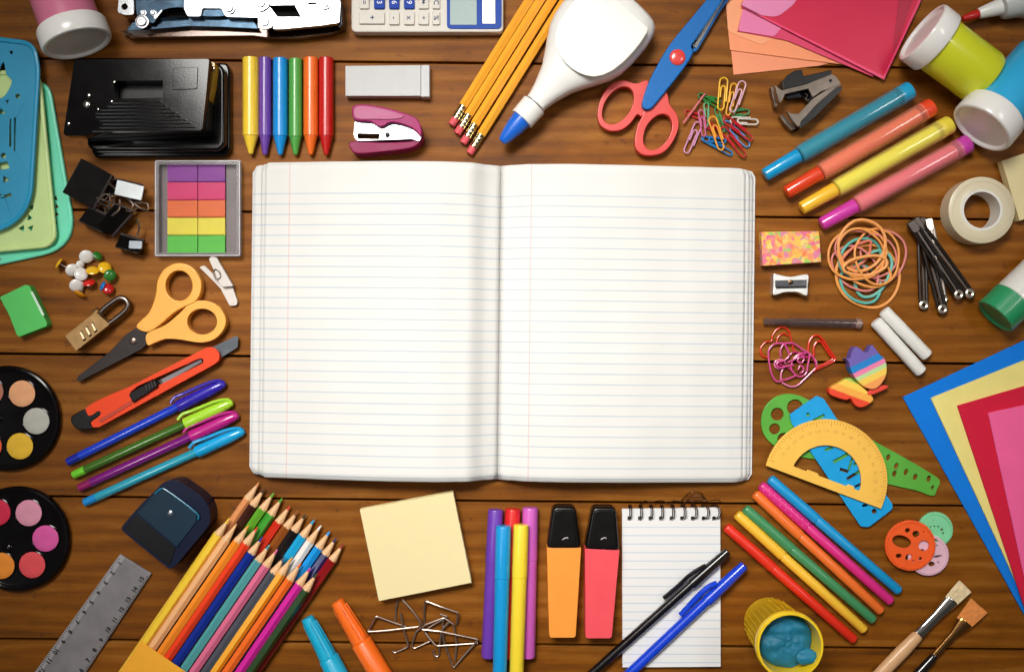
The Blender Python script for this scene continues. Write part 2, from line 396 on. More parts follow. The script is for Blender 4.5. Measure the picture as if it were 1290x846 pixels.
jar('pink dough pot with white lid lying at the top left corner', (98, 56), (-.34, -.94), 42, 36, 90, 'dc7c9a', 44, 38)
jar('lime yellow dough pot with white lid beside the red paper envelope', (1161, 40), (.80, .60), 40, 34.5, 78, 'dce02c', 46, 36)
jar('sky blue dough pot with white lid below the lime one', (1236, 162), (.66, -.75), 38.5, 33, 95, '34b0e4', 50, 37, lid_len=26)

# --- plastic stencils
def stencil(label, pts, z0, color, holes, alpha=.88):
    t = thing('drawing_stencil', label, 'stencil', 20, 200, z0, group='stack of plastic drawing stencils')
    zt = z0 + 3
    obj('plate', flat(pts, z0, zt, holes), M(color, .35, alpha=alpha, var=.08, ns=30, coat=.3), t, bev=.5)
    cx = sum(p[0] for p in pts) / len(pts); cy = sum(p[1] for p in pts) / len(pts)
    ins = [(cx + (x - cx) * .962, cy + (y - cy) * .978) for x, y in pts]
    obj('rim', tube(bmn(), [W(x, y, zt + .6) for x, y in ins], 3.0, True, 8, .8), M(color, .3, var=.08, ns=30, coat=.4), t)
def tri(x, y, r, a, ry=None): return [(x + r*math.cos(a+k), y + (ry or r)*math.sin(a+k)) for k in (0, 2.2, 4.1)]
mint = rc([(-60, 118), (62, 100), (99, 312), (-60, 346)], [30, 22, 46, 20], 8)
yel = rc([(-60, 90), (50, 88), (71, 300), (62, 311), (-60, 322)], [30, 20, 8, 26, 20], 8)
blu = rc([(-60, 40), (44, 53), (50, 86), (38, 282), (-60, 306)], [30, 34, 12, 52, 20], 9)
stencil('mint green plastic stencil plate, lowest of the stack at the left edge', mint, 0, '78eec6', [tri(70 + random.uniform(-1, 2), 250 + i * 10, 3.6, random.uniform(0, 6)) for i in range(5)] + [circ(-2, 327, 3, 10)])
stencil('pale lime plastic stencil plate between the mint and blue ones', yel, 7, 'd6f0a0', [tri(37 + (i % 2) * 2, 222 + i * 13, 4.6, .4 + i) for i in range(6)] + [tri(28, 288, 5, 1)])
stencil('blue plastic stencil plate with cut shapes, topmost of the stack', blu, 14, '26a0cc', [
    smooth([(-4, 95), (4, 78), (8, 94), (15, 102), (9, 116), (0, 124), (-8, 112)], 3), circ(22, 121, 3, 10), tri(2, 141, 5, .3), tri(9, 128, 3, 1.3),
    rc([(12, 150), (14, 150), (14, 185), (11, 185)], 1), rc([(18, 148), (20, 148), (19, 190), (17, 190)], 1), rc([(-3, 206), (9, 203), (12, 212), (0, 214)], 2), tri(7, 226, 5.5, 0), circ(4, 196, 3.5, 12),
    tri(-1, 246, 3.5, 2), rc([(4, 246), (14, 243), (15, 247), (5, 249)], 1), circ(14, 66, 2.2, 10)])

# --- hole punch
BLK = M('050304', .12, spec=.32, var=.1, bump=.04); BLKM = M('080606', .4, spec=.3, var=.1)
t = thing('hole_punch', 'big glossy black hole punch beside the wax crayons', 'hole punch', 190, 135)
obj('base', flat(rc(zA([(455, 330), (1150, 318), (1166, 350), (1168, 760), (1140, 792), (480, 800), (460, 760)]), 6), 0, 14), BLK, t, bev=3, seg=4)
obj('base_tray', flat(rc(zA([(430, 330), (1115, 322), (1140, 360), (1140, 735), (1110, 765), (470, 765), (440, 740)]), 6), 14, 30), BLK, t, bev=3.5, seg=4)
obj('punch_block', flat(rc(zA([(400, 320), (1060, 330), (1055, 660), (395, 690)]), 4), 30, 52), BLKM, t, bev=3)
obj('paper_guide', flat(rc(zA([(1050, 310), (1092, 318), (1080, 430), (1040, 610), (1030, 600)]), 2), 30, 48), M('c79a1e', .35, coat=.4), t, bev=1)
hw = zA([(578, 412), (826, 408), (828, 496), (582, 502)])
punch_out = zA([(378, 302), (1062, 300), (1046, 480), (1026, 660), (560, 664), (420, 690), (330, 690), (322, 672)])
obj('lever', flat(rc(punch_out, 3), 58, 72, [rc(hw, 1.5)]), BLK, t, bev=3, seg=4)
ridges = [(530 - 0 * i + i * 2 - i * 26 + 60, 515 + i * 18, 815 + i * 25) for i in range(9)]
for i, (xa, y, xb) in enumerate(ridges):
    xa = 470 + 30 * math.cos(i) + (8 - i) * 8
    obj('grip_ridge', flat(zA([(xa, y), (xb, y - 3), (xb + 6, y + 5), (xa, y + 8)]), 71.8, 74.2), BLK, t, bev=.5)
obj('embossed_square', flat(rc(zA([(880, 345), (1005, 340), (1000, 452), (875, 458)]), 2), 71.8, 73.2), BLK, t, bev=.8)
for x, y, r in ((452, 485, 2.2), (440, 530, 4.2), (350, 628, 1.8), (500, 556, 1.4), (568, 516, 1.6), (582, 418, 1.6), (1080, 350, 3.2)):
    p = zA(x, y); A = W(*p, 72 if x < 1000 else 50)
    obj('rivet', lathe(bmn(), A, A + V(0, 0, 3), [(0, r), (.8, r), (1.7, r*.7), (2, 0)], 14), M('d8d4cc', .2, 1), t)

# --- heavy chrome stapler lying on its side, cut by the top edge
CHR = M('b4b5b8', .24, .95, var=.08, bump=.05); CHR2 = M('2e3e4c', .24, .95, var=.55, ns=130); CHRD = M('2a2a30', .25, .9)
t = thing('stapler', 'large chrome metal stapler lying on its side at the top edge', 'stapler', 290, 10)
obj('base_rail', flat(rc(zSt([(25, 172), (210, 140), (780, 150), (900, 160), (1200, 120), (1250, 140), (1245, 165), (1190, 185), (1010, 208), (850, 208), (760, 196), (80, 206)]), 2), 0, 16), M('3a2414', .14, .7, coat=.6), t, bev=2)
obj('lower_channel', flat(rc(zSt([(100, 120), (225, 150), (250, 105), (700, 95), (760, 110), (790, 160), (600, 150), (400, 145), (180, 165), (60, 170)]), 2), 6, 26), CHR2, t, bev=1.5)
obj('lever_plate', flat(smooth(zSt([(105, -260), (110, 10), (125, 90), (210, 130), (260, 60), (380, 45), (470, 90), (610, 90), (760, 55), (770, 20), (660, -20), (640, -260)]), 3), 24, 34, [rc(zSt([(268, 58), (372, 56), (392, 92), (240, 100)]), 1)]), CHR2, t, bev=1.2)
obj('shade_backing', flat(zSt([(250, 30), (1200, -10), (1200, 130), (880, 120), (620, 100), (240, 100)]), 8, 22), M('040303', .6, spec=.1), t)  # black sheet behind the windows, stands in for the shade inside
obj('magazine_plate', flat(rc(zSt([(390, -200), (1210, -200), (1240, 20), (1235, 125), (1130, 140), (920, 160), (870, 160), (860, 100), (720, 95), (610, 92), (585, 45), (480, 45), (470, 90), (400, 90), (380, 50)]), 2), 28, 38,
    [zSt([(845, 30), (990, 28), (1025, 95), (895, 95)]), rc(zSt([(1060, 15), (1110, 12), (1112, 25), (1064, 28)]), 1)]), CHR, t, bev=1.4)
obj('side_bracket', flat(rc(zSt([(20, -40), (100, -40), (105, 80), (60, 85), (15, 70)]), 3), 8, 30, [circ(*zSt(52, 38), 4, 14)]), CHR, t, bev=1)
obj('link_plate', flat(rc(zSt([(785, 75), (860, 75), (870, 150), (830, 165), (785, 155)]), 3), 38, 41), CHR, t, bev=.8)
obj('link_plate', flat(rc(zSt([(750, -40), (845, -40), (850, 40), (800, 70), (760, 30)]), 4), 38, 41), CHR, t, bev=.8)
obj('spring_bar', flat(zSt([(208, 95), (255, 52), (262, 60), (222, 110)]), 34, 37), CHR, t, bev=.6)
obj('end_cap', flat(rc(zSt([(1225, 0), (1250, 10), (1252, 140), (1232, 155), (1225, 130)]), 2), 4, 30), CHRD, t, bev=1)
for x, y, r in ((628, 45, 5.5), (802, 18, 6), (825, 122, 5.5), (148, 120, 6.5), (1155, 22, 5), (155, 72, 3), (210, 72, 3)):
    p = zSt(x, y); A = W(*p, 41 if x > 600 else 34)
    r2 = obj('rivet', lathe(bmn(), A, A + V(0, 0, 3), [(.2, r * 1.25), (.4, r * 1.25), (.45, r), (1.5, r), (2.6, r*.8), (2.6, r*.45), (1.4, r*.4), (1.4, 0)], 20), CHR, t)

# --- crayons
for x, r, col, nm in ((316, 10.2, 'f8cf3c', 'yellow'), (334, 7.9, '6a3fa0', 'purple'), (353.2, 9.2, '0c8fdc', 'blue'), (372.4, 8.4, '4fa043', 'green'), (391.6, 9.3, 'ee6c1c', 'orange'), (411, 9.2, 'c01512', 'red')):
    y0 = 73 + random.uniform(0, 2); yt = {'yellow': 194.5}.get(nm, 195.5)
    wax = M(col, .34, var=.06, ns=60, sss=.1, coat=.25)
    t = thing('wax_crayon', nm + ' wax crayon' + {'yellow': ', thickest and leftmost of the row of six', 'purple': ' between the yellow and blue ones', 'blue': ' between the purple and green ones', 'green': ' in the row above the notebook', 'orange': ' between the green and red ones', 'red': ' at the right end of the row'}[nm], 'crayon', x, 134, group='row of wax crayons')
    obj('stick', rod((x, y0), (x, yt), r, [(0, r-1), (.8, r), (96, r), (98, r)], n=36), wax, t)
    obj('tip', rod((x, y0), (x, yt), r, [(98, r), (98.6, r-.8), (yt-y0-4, 3.6), (yt-y0-1.2, 2.9), (yt-y0, 1.2)], n=36), wax, t)

# --- grey eraser
t = thing('eraser', 'plain white grey block eraser above the pink mini stapler', 'eraser', 488, 102)
obj('block', flat(rc([(435, 83), (530, 82), (530, 121), (435, 121)], 1), 0, 15), M('c6c6c5', .6, var=.05), t, bev=1)
obj('block_end', flat(rc([(530.3, 82), (541, 82), (541, 122), (530.3, 122)], 1), 0, 15.3), M('cacacb', .6, var=.03), t, bev=1)

# --- mini stapler
PK = M('a01462', .42, alpha=.96, spec=.2); PKL = M('b0507c', .5)
t = thing('mini_stapler', 'small pink and chrome stapler beneath the white eraser', 'stapler', 487, 162)
obj('base', flat(smooth(zG([(80, 730), (110, 715), (250, 722), (400, 715), (445, 690), (455, 705), (400, 750), (260, 770), (120, 780), (85, 750)]), 3), 0, 26), M('8c0c4c', .42, spec=.2, var=.05), t, bev=1.5)
obj('channel', flat(rc(zG([(108, 620), (230, 600), (420, 620), (452, 690), (435, 718), (400, 705), (120, 715), (104, 690)]), 2), 4, 30, [rc(zG([(120, 676), (236, 678), (232, 708), (124, 706)]), 1)]), CHR, t, bev=1)
obj('lever', flat(smooth(zG([(100, 540), (150, 530), (260, 545), (380, 580), (430, 610), (448, 660), (440, 690), (400, 650), (300, 620), (240, 645), (190, 618), (110, 610), (95, 575)]), 3), 8, 38), PK, t, bev=2, seg=3)
obj('grip', flat(smooth(zG([(108, 548), (160, 538), (280, 560), (360, 590), (300, 606), (200, 605), (115, 600)]), 3), 37.8, 39.6), PKL, t, bev=.7)
A = W(*zG(275, 685), 30); obj('pin', lathe(bmn(), A, A + V(0, 0, 2), [(0, 3.2), (1.2, 3.2), (2, 2)], 14), CHRD, t)

# --- yellow pencils
PY = M('ffae34', .3, coat=.35, var=.05, ns=60)
dv = Vector((.53, -.848))
for i, (px, py) in enumerate(((568.5, 158), (575.5, 169), (583, 181), (591, 194))):
    nm = ['leftmost of the four with its rubber highest', 'second from the left, rubber a step lower', 'third from the left, second from the glue bottle', 'the one nearest the white glue bottle'][i]
    t = thing('pencil', 'yellow hexagonal pencil with pink rubber, ' + nm, 'pencil', px, py, group='yellow pencils with rubber ends')
    q = (px + dv.x * 300, py + dv.y * 300); zc = 6.2; z2 = 6.2 if i != 3 else 8.5
    r = 6.3
    obj('rubber', rod((px, py), q, zc, [(0, 3.6), (.8, 4.9), (10, 5.0)], z2, n=20), M('d9545c', .6), t)
    pr = []
    for k in range(7): pr += [(10.2 + k * 2.6, 5.5), (11.5 + k * 2.6, 5.1 if k % 2 else 5.6)]
    obj('ferrule', rod((px, py), q, zc, pr + [(28.5, 5.6)], z2, n=20), M('d9c9a0', .22, 1, var=.15, ns=200), t)
    obj('body', rod((px, py), q, zc, [(28.6, r-.3), (29, r), (300, r)], z2, n=6, spin=PI/6), PY, t)

# --- white glue bottle with blue nozzle
t = thing('glue_bottle', 'big white glue bottle with blue nozzle beside the yellow pencils', 'glue bottle', 740, 80)
WPL = M('ebe9e4', .33, var=.02, coat=.15, bump=.03)
def loft(p0, d, stations, zc, n=40, power=2.6):
    """stations (t, half width, half height)"""
    bm = bmn(); d = Vector(d).normalized(); rings = []
    A = W(*p0, zc); dd = Vector((d.x, -d.y, 0)); side = dd.cross(Vector((0, 0, 1)))
    k = 1 - zc / H
    for t_, hw_, hh in stations:
        c = A + dd * t_ * k; ring = []
        for i in range(n):
            a = 2*PI*i/n; ca, sa = math.cos(a), math.sin(a); e = 2 / power
            ring.append(bm.verts.new(c + side * (hw_ * k * math.copysign(abs(ca)**e, ca)) + Vector((0, 0, hh * math.copysign(abs(sa)**e, sa)))))
        rings.append(ring)
    for a, b_ in zip(rings, rings[1:]):
        for i in range(n): bm.faces.new([a[i], a[(i+1) % n], b_[(i+1) % n], b_[i]])
    bm.faces.new(rings[0][::-1]); bm.faces.new(rings[-1]); return bm
g0 = (632, 179); gd = (.662, -.75)
obj('bottle', loft(g0, gd, [(64, 14, 14), (70, 14.5, 14.5), (84, 18, 17), (104, 25, 20), (120, 34, 23), (136, 44, 25.5), (150, 52, 27), (164, 56.5, 27.5), (185, 58.5, 28), (210, 58, 28), (226, 55, 27), (234, 51, 25), (238, 45, 20)], 29, 48), WPL, t, smooth=70)
obj('label_panel', loft((g0[0] + .662*128, g0[1] - .75*128), gd, [(0, 6, .1), (1.5, 14, .3), (5, 24, .5), (11, 33, .7), (20, 40, .8), (32, 45, .8), (48, 48, .8), (66, 49, .8), (84, 48, .7), (97, 45.5, .5), (101, 43, .1)], 56.6, 60, 3), M('f6f2e8', .36, var=.01, bump=.02), t, smooth=70)
pe = (g0[0] + gd[0]*100, g0[1] + gd[1]*100)
obj('collar', rod(g0, pe, 29, [(38, 13), (38.5, 16), (58, 16.6), (62, 16.6), (62.3, 14)], n=40), WPL, t)
obj('nozzle', rod(g0, pe, 29, [(0, 2), (.6, 4.5), (3, 6.3), (10, 8.5), (24, 11.5), (38, 13.2)], n=36), M('1765d0', .35, coat=.3), t)

# --- zigzag scissors
t = thing('craft_scissors', 'blue and red zigzag craft scissors beside the glue bottle', 'scissors', 830, 100)
RD = M('dd4540', .32, coat=.3, var=.04); BL = M('0868b4', .45, spec=.25, var=.08, ns=250)
obj('handle', flat(smooth(zH([(470, 412), (410, 425), (340, 408), (280, 430), (235, 490), (213, 570), (225, 630), (270, 662), (330, 660), (380, 625), (415, 580), (440, 590), (478, 520)]), 4), 2, 15, [circ(*zH(317, 536), 26.5, 30, 16.5, -.98)]), RD, t, bev=2.8, seg=4)
obj('handle', flat(smooth(zH([(442, 585), (415, 640), (402, 720), (418, 770), (470, 790), (545, 775), (598, 715), (625, 640), (615, 580), (580, 530), (565, 470), (520, 430), (470, 500)]), 4), 2.5, 15.4, [circ(*zH(518, 670), 24.5, 30, 15.5, -1.05)]), RD, t, bev=2.8, seg=4)
obj('blade_guard', flat(smooth(zH([(450, 552), (440, 520), (478, 405), (560, 255), (640, 150), (765, 0), (860, -130), (960, -230), (930, -130), (850, 0), (810, 60), (720, 190), (690, 235), (700, 265), (650, 350), (510, 525), (475, 555)]), 3), 12, 22), BL, t, bev=2.5, seg=4)
obj('lower_blade_guard', flat(smooth(zH([(700, 240), (820, 40), (900, -80), (945, -150), (920, -60), (835, 60), (730, 240), (705, 262)]), 3), 3, 11), BL, t, bev=1.2)
zz = []
for i in range(40):
    a = i / 39; x = 700 + a * 165; y = 232 - a * 285
    zz.append((x + (5 if i % 2 else -3), y))
obj('zigzag_blade', flat(zH(zz + [(885, -50), (715, 245)]), 10, 13), M('d4d4d6', .2, 1), t)
A = W(*zH(618, 292), 22); obj('pivot_button', lathe(bmn(), A, A + V(0, 0, 6), [(0, 9.8), (1, 9.8), (2, 8.6), (2.7, 6.2), (3, 3), (3.1, 0)], 32), M('e0453f', .25, coat=.6), t)

# --- calculator
t = thing('calculator', 'white and blue pocket calculator turned sideways at the top edge', 'calculator', 538, 0)
obj('body', flat(rrect(442.5, -110, 634, 40.5, 7), 0, 17), M('dcd6cc', .5, var=.03, spec=.2), t, bev=2, seg=3)
obj('display_frame', flat(rrect(563, -110, 632, 36.5, 6), 16.8, 18.4), M('2a4ea8', .5, spec=.15), t, bev=.6)
obj('screen', flat(rrect(567, -95, 600.5, 31.5, 1.5), 18.2, 19.2), M('a9bcb9', .45, spec=.2), t, bev=.3)
obj('solar_panel', flat(rrect(607.5, -60, 624, 30, 1.5), 18.2, 19.2), M('e8e2d8', .3, coat=.3), t, bev=.3)
KW = M('dcd6cc', .5, var=.02, spec=.2); KB = M('1440a4', .5, spec=.15)
cols = [(452.3, 465), (471, 484.5), (490, 503), (508.8, 522), (527, 540), (544.5, 554)]
sym = {1: ['=', '3', '6', '9', 'M-', 'C'], 2: ['00', '2', '5', '8', 'M+', 'CE'], 3: ['0', '1', '4', '7', 'MR', 'AC']}
def key(x0, y0, x1, y1, mat, s, ink, size=9):
    k = obj('key', flat(rrect(x0, y0, x1, y1, 1.8), 16.5, 20.5), mat, t, bev=.8)
    A = W((x0+x1)/2, (y0+y1)/2, 20.5)
    obj('key_mark', text_bm(s, size, .12, -PI/2, A, .12), ink, k)
INK = M('3a4468', .6, spec=.1); INKW = M('e8e8f0', .5)
key(452.3, 14.5, 484.5, 30, KW, '+', INK, 10)
for (x0, x1), s in zip(cols[2-1+0:][1:], ['-', 'x', '\u00f7', '%']): key(x0, 14.5, x1, 31, KW, s, INK, 9 if len(s) < 2 else 6)
for r in (1, 2, 3):
    ya = 11 - r * 21 + 4 if False else 10.5 - (r - 1) * 22 - 15
    for i, (x0, x1) in enumerate(cols):
        blue = i in (1, 2, 3) or (r > 1 and i == 0); key(x0, ya, x1, ya + 15.5, KB if blue else KW, sym[r][i], INKW if blue else INK, 9 if len(sym[r][i]) < 2 else 5.5)

# --- sticky flags in a clear case
t = thing('flag_case', 'clear plastic case holding the coloured sticky flags', 'flag case', 249, 262)
cs = zB([(784, 46), (1222, 46), (1222, 537), (784, 537)])
obj('base', flat(rc(cs, 2), 0, 2), M('b0a6a8', .3, alpha=.55, var=.12, ns=25), t, bev=.5)
rim = [zB(790, 52), zB(1216, 52), zB(1216, 531), zB(790, 531)]
inn = [zB(806, 70), zB(1200, 70), zB(1200, 515), zB(806, 515)]
obj('rim', flat(rc(rim, 2), 2, 13, [rc(inn, 1)]), M('a8a4a6', .15, alpha=.42, coat=.5), t, bev=.6)
obj('lid', flat(rc(inn, 1), 11.4, 12.4), M('000000', .05, alpha=.07, var=0, bump=.02), t)
obj('rim_edge', tube(bmn(), [W(*p, 13.2) for p in rc(rim, 2)], .7, True, 6), M('dcd8d8', .15), t)
rows = [(66, 155, '8a1f9a', 'purple'), (160, 247, 'e0186c', 'magenta'), (252, 334, 'f26a1c', 'orange'), (340, 425, 'f4e23c', 'yellow'), (431, 517, '57c839', 'green')]
for y0, y1, col, nm in rows:
    for (x0, x1), sd in (((850, 1003), 'left'), ((1006, 1143), 'right')):
        a = random.uniform(-1.5, 1.5)
        f = thing('flag_pad', nm + ' sticky flag strip in the clear case, %s column' % sd, 'sticky flags', *zB((x0+x1)/2, (y0+y1)/2), 2, group='sticky flags in the clear case')
        obj('lower_flags', flat(zB([(x0, y0), (x1, y0 + a), (x1, y1 + 2), (x0 + 3, y1 + 2)]), 2.2, 5.6), M(col, .5, var=.05), f)
        obj('top_flag', flat(zB([(x0, y0 + 1), (x1 - 1, y0 - a + 1), (x1 - 1, y1 - 3), (x0, y1 - 1)]), 5.7, 6.4), M(col, .45, var=.05), f)

# --- binder clips
def binder(label, c, u, w, d, z, hgt, glossy=False, handles=True, tilt=0.0, steel='b5a294'):
    """c centre px; u direction along the spine (unit, px); w length of spine, d depth of body"""
    t = thing('binder_clip', label, 'binder clip', *c, group='pile of black binder clips'); zc = z
    U = Vector((u[0], -u[1], 0)).normalized(); Vv = Vector((-U.y, U.x, 0)); O_ = W(*c, z); O_.z = z
    rot = Matrix.Rotation(tilt, 3, U)
    def P3(a, b, h): return O_ + rot @ (U * a + Vv * b + Vector((0, 0, h)))
    bm = bmn(); out = []
    sec = [(d/2, hgt*.5+1), (d/2, hgt*.5-1), (-d/2+1, 0), (-d/2, 2), (-d/2, hgt-2), (-d/2+1, hgt)]
    a_ = [bm.verts.new(P3(-w/2, b, h)) for b, h in sec]; b_ = [bm.verts.new(P3(w/2, b, h)) for b, h in sec]
    n = len(sec)
    for i in range(n): bm.faces.new([a_[i], a_[(i+1) % n], b_[(i+1) % n], b_[i]])
    bm.faces.new(a_); bm.faces.new(b_[::-1])
    obj('body', bm, M('060404', .13 if glossy else .2, spec=.4, var=.1), t, bev=.8)
    for s in (-1, 1):
        a_ = [bm2 for bm2 in ()]
        h0 = hgt * .5 + s * 1.5
        obj('edge_roll', tube(bmn(), [P3(-w/2, d/2, h0), P3(w/2, d/2, h0)], 1.7, False, 8), M('5a4e4c', .3, .7), t)  # rolled edge, colour lightened to paint in the edge highlights
    if handles:
        for s in (-1, 1):
            h0 = hgt * .5 + s * 2; hh = h0 + s * 4
            pts = [P3(-w*.28, d/2, h0), P3(-w*.26, d*.5 + d*.35, hh), P3(-w*.14, d*.5 + d*.9, hh + s), P3(-w*.09, d*.5 + d*1.05, hh + s), P3(w*.09, d*.5 + d*1.05, hh + s), P3(w*.14, d*.5 + d*.9, hh + s), P3(w*.26, d*.5 + d*.35, hh), P3(w*.28, d/2, h0)]
            pts = [Vector((p.x, p.y, max(p.z, 1.4))) for p in pts]
            obj('wire_handle', tube(bmn(), smooth(pts, 4, False), 1.25, False, 8), M('cbb9ac', .22, 1), t)
    return t
b1 = binder('largest black binder clip, upper left of the pile', zBi(215, 255), (-.48, .87), 48, 40, 2, 26)
b2 = binder('black binder clip lying crosswise below the largest one', zBi(275, 545), (.88, .44), 34, 22, 1, 22)
b3 = binder('upright black binder clip in the middle of the pile', zBi(440, 545), (-.66, .75), 36, 20, 2, 30, False, False)
b4 = binder('small black binder clip at the bottom right of the pile', zBi(545, 740), (.96, .28), 30, 18, 1, 20, True, False)
b5 = binder('black binder clip with bright reflecting side at the right of the pile', zBi(515, 300), (.97, .22), 36, 20, 2, 26, True, False)
obj('reflection_plate', flat(rc(zBi([(408, 203), (628, 258), (604, 375), (382, 325)]), 1.5), 27, 30), M('c9cfd0', .3, .3), b5, bev=.6)  # pale plate, paints the reflection on the glossy black side
obj('reflection_plate', flat(rc(zBi([(505, 702), (612, 708), (608, 772), (500, 768)]), 1.5), 20, 23), M('aab3ba', .3, .3), b4, bev=.6)  # same painted reflection on the small clip
for k, (pts, zz_) in enumerate((([(330, 230), (390, 275)], [24, 30]), ([(240, 355), (400, 405), (550, 460)], [22, 31, 33]), ([(545, 395), (650, 400), (655, 450), (600, 440), (545, 400)], [32, 33, 33, 32, 32]), ([(300, 430), (350, 500), (420, 450), (430, 370)], [20, 27, 28, 26]), ([(570, 520), (590, 600), (570, 660)], [26, 18, 14]))):
    obj('wire_handle', wire(zBi(pts), zz_, 1.3), M('d8c4b6', .22, 1), b1 if k < 2 else (b5 if k == 2 else b3))

# --- drawing pins
def pin(label, x, y, z, az, tl, col, r=9.3):
    r *= .85
    c = zPi(x, y); t = thing('drawing_pin', label, 'drawing pin', *c, group='pile of drawing pins')
    n = Vector((math.cos(az) * math.sin(tl), -math.sin(az) * math.sin(tl), math.cos(tl))); A = W(*c, z)
    obj('head', lathe(bmn(), A, A + n, [(-1.0, r*.9), (-.6, r), (.3, r), (1.5, r*.86), (2.5, r*.55), (2.9, 0)], 26), M(col, .22, coat=.6, var=.04), t)
    obj('spike', lathe(bmn(), A, A - n, [(.8, .9), (9, .8), (12.5, .05)], 8), M('c9c4bc', .25, 1), t)
Wt = 'ece8e2'; Yw = 'f2b91e'; Gn = '2f7a2c'; Rr = 'd6241f'
for a in (('white drawing pin at the top of the pile', 515, 192, 10, .9, .55, Wt, 10), ('green drawing pin on edge beside the topmost white one', 668, 180, 10, -.6, 1.1, Gn, 7.5), ('yellow drawing pin on edge touching the mint stencil', 155, 285, 9, 3.7, 1.25, Yw, 9), ('tiny white drawing pin seen from its side in the pile', 435, 300, 9, .3, .9, Wt, 6.5),
    ('white drawing pin at the left of the pile', 330, 372, 10, .7, .6, Wt, 9.6), ('white drawing pin in the middle between yellow and white ones', 445, 425, 13, -.4, .5, Wt, 9.6), ('lowest white drawing pin above the amber one', 385, 575, 11, .9, .6, Wt, 10), ('yellow drawing pin in the middle of the pile', 600, 375, 11, -1.4, .9, Yw, 9.8),
    ('yellow drawing pin right of the middle, touching a green one', 760, 340, 10, -.7, .6, Yw, 9.4), ('round dark green drawing pin at the right of the pile', 830, 440, 12, .2, .45, Gn, 8.6), ('red drawing pin lying tilted beneath the yellow one', 550, 540, 9, -1.6, 1.0, Rr, 9), ('small blue drawing pin on edge beside the red one', 735, 585, 9, 3.6, 1.1, '1177c4', 7.4),
    ('dark red drawing pin at the bottom right of the pile', 805, 622, 9, -.7, .5, 'c0181c', 8), ('amber drawing pin on edge at the bottom of the pile', 430, 690, 8, 2.0, 1.15, 'd98c12', 8.6)): pin(*a)

# --- green eraser
t = thing('eraser', 'small bright green block eraser left of the brass padlock', 'eraser', 30, 391)
obj('block', flat(rc(zC([(-4, 178), (128, 114), (150, 122), (240, 312), (236, 326), (98, 380), (84, 372), (46, 272)]), 1.5), 0, 15), M('4fc45a', .5, var=.05), t, bev=1)
obj('end_strip', flat(zC([(152, 150), (166, 150), (226, 268), (214, 274)]), 14.9, 15.7), M('cfeed2', .3), t, bev=.3)

# --- padlock
BR = M('9c7a4e', .35, .75, var=.25, ns=140, bump=.3)
t = thing('combination_padlock', 'brass combination padlock with three number wheels', 'padlock', 120, 410)
lock_holes = []
for x, y in ((420, 375), (449, 353), (478, 332)): lock_holes.append(zC([(x-16, y-20), (x-4, y-28), (x+18, y+18), (x+4, y+28)]))
obj('body', flat(rc(zC([(330, 375), (485, 252), (556, 316), (386, 450)]), 1.5), 2, 20, lock_holes), BR, t, bev=1.2)
obj('body_core', flat(rc(zC([(338, 377), (484, 260), (547, 316), (387, 442)]), 1), 2.5, 14), CHRD, t)
for x, y in ((420, 375), (449, 353), (478, 332)):
    p0 = zC(x - 12, y - 24); p1 = zC(x + 13, y + 24)
    L_ = math.dist(p0, p1)
    obj('number_wheel', rod(p0, p1, 15.5, [(1.5, 3), (2, 4.6), (L_-2, 4.6), (L_-1.5, 3)], n=12), M('c6a983', .3, .6), t)
obj('shackle', wire(zC([(500, 280), (520, 245), (575, 200), (610, 182), (640, 192), (650, 225), (620, 262), (548, 318)]), 11, 3.4, n=14), M('8c8078', .28, 1), t)
obj('shackle_collar', rod(zC(485, 262), zC(508, 240), 11, [(0, 5.5), (6, 5.5), (7, 4.5)], n=16), BR, t)

# --- yellow scissors
YS = M('fab044', .32, coat=.25, var=.04); SB = M('2a2220', .38, .5, var=.2, bump=.2)
t = thing('scissors', 'scissors with orange yellow handles and a dark blade', 'scissors', 190, 400)
obj('handle', flat(smooth(zC([(690, 325), (755, 255), (788, 170), (800, 90), (840, 30), (910, 4), (980, 30), (1019, 95), (1016, 160), (985, 205), (935, 228), (880, 260), (810, 320), (748, 356)]), 4), 3, 17, [circ(*zC(908, 120), 16.7, 32, 19.0)]), YS, t, bev=3.2, seg=4)
obj('handle', flat(smooth(zC([(746, 362), (840, 318), (925, 246), (965, 206), (1040, 195), (1110, 225), (1146, 290), (1130, 350), (1080, 395), (1010, 408), (920, 394), (840, 390), (780, 412), (748, 420)]), 4), 2, 16, [circ(*zC(1026, 302), 18.8, 32, 16.3)]), YS, t, bev=3.2, seg=4)
obj('blade', flat(rc(zC([(688, 335), (747, 357), (744, 418), (720, 442), (405, 606), (386, 602), (396, 578), (560, 452), (640, 366)]), 1), 7, 10.5), SB, t, bev=.9)
obj('blade', flat(rc(zC([(700, 350), (752, 362), (748, 410), (730, 428), (440, 592), (410, 598), (460, 550)]), 1), 2.5, 5.5), SB, t, bev=.6)
A = W(*zC(676, 400), 10.3); obj('screw', lathe(bmn(), A, A + V(0, 0, 2), [(0, 4.4), (1.2, 4.4), (2, 3), (2, 0)], 20), M('8a766a', .3, .9), t)

# --- clothes peg
t = thing('clothes_peg', 'white mini clothes peg beside the scissors handle', 'clothes peg', 275, 355)
WP = M('d9d0c8', .55, var=.05)
obj('jaw', flat(rc(zB([(1060, 548), (1075, 536), (1098, 540), (1184, 686), (1130, 690), (1112, 668)]), 1.2), 6, 13), WP, t, bev=1)
obj('jaw', flat(rc(zB([(1012, 590), (1035, 580), (1120, 660), (1180, 690), (1206, 765), (1200, 784), (1165, 786), (1120, 700)]), 1.2), 0, 6), WP, t, bev=1)
obj('spring', wire(zB([(1090, 600), (1112, 612), (1120, 640), (1100, 650), (1085, 625), (1092, 600)]), 13.6, 1.0), M('c9c0b8', .25, 1), t)

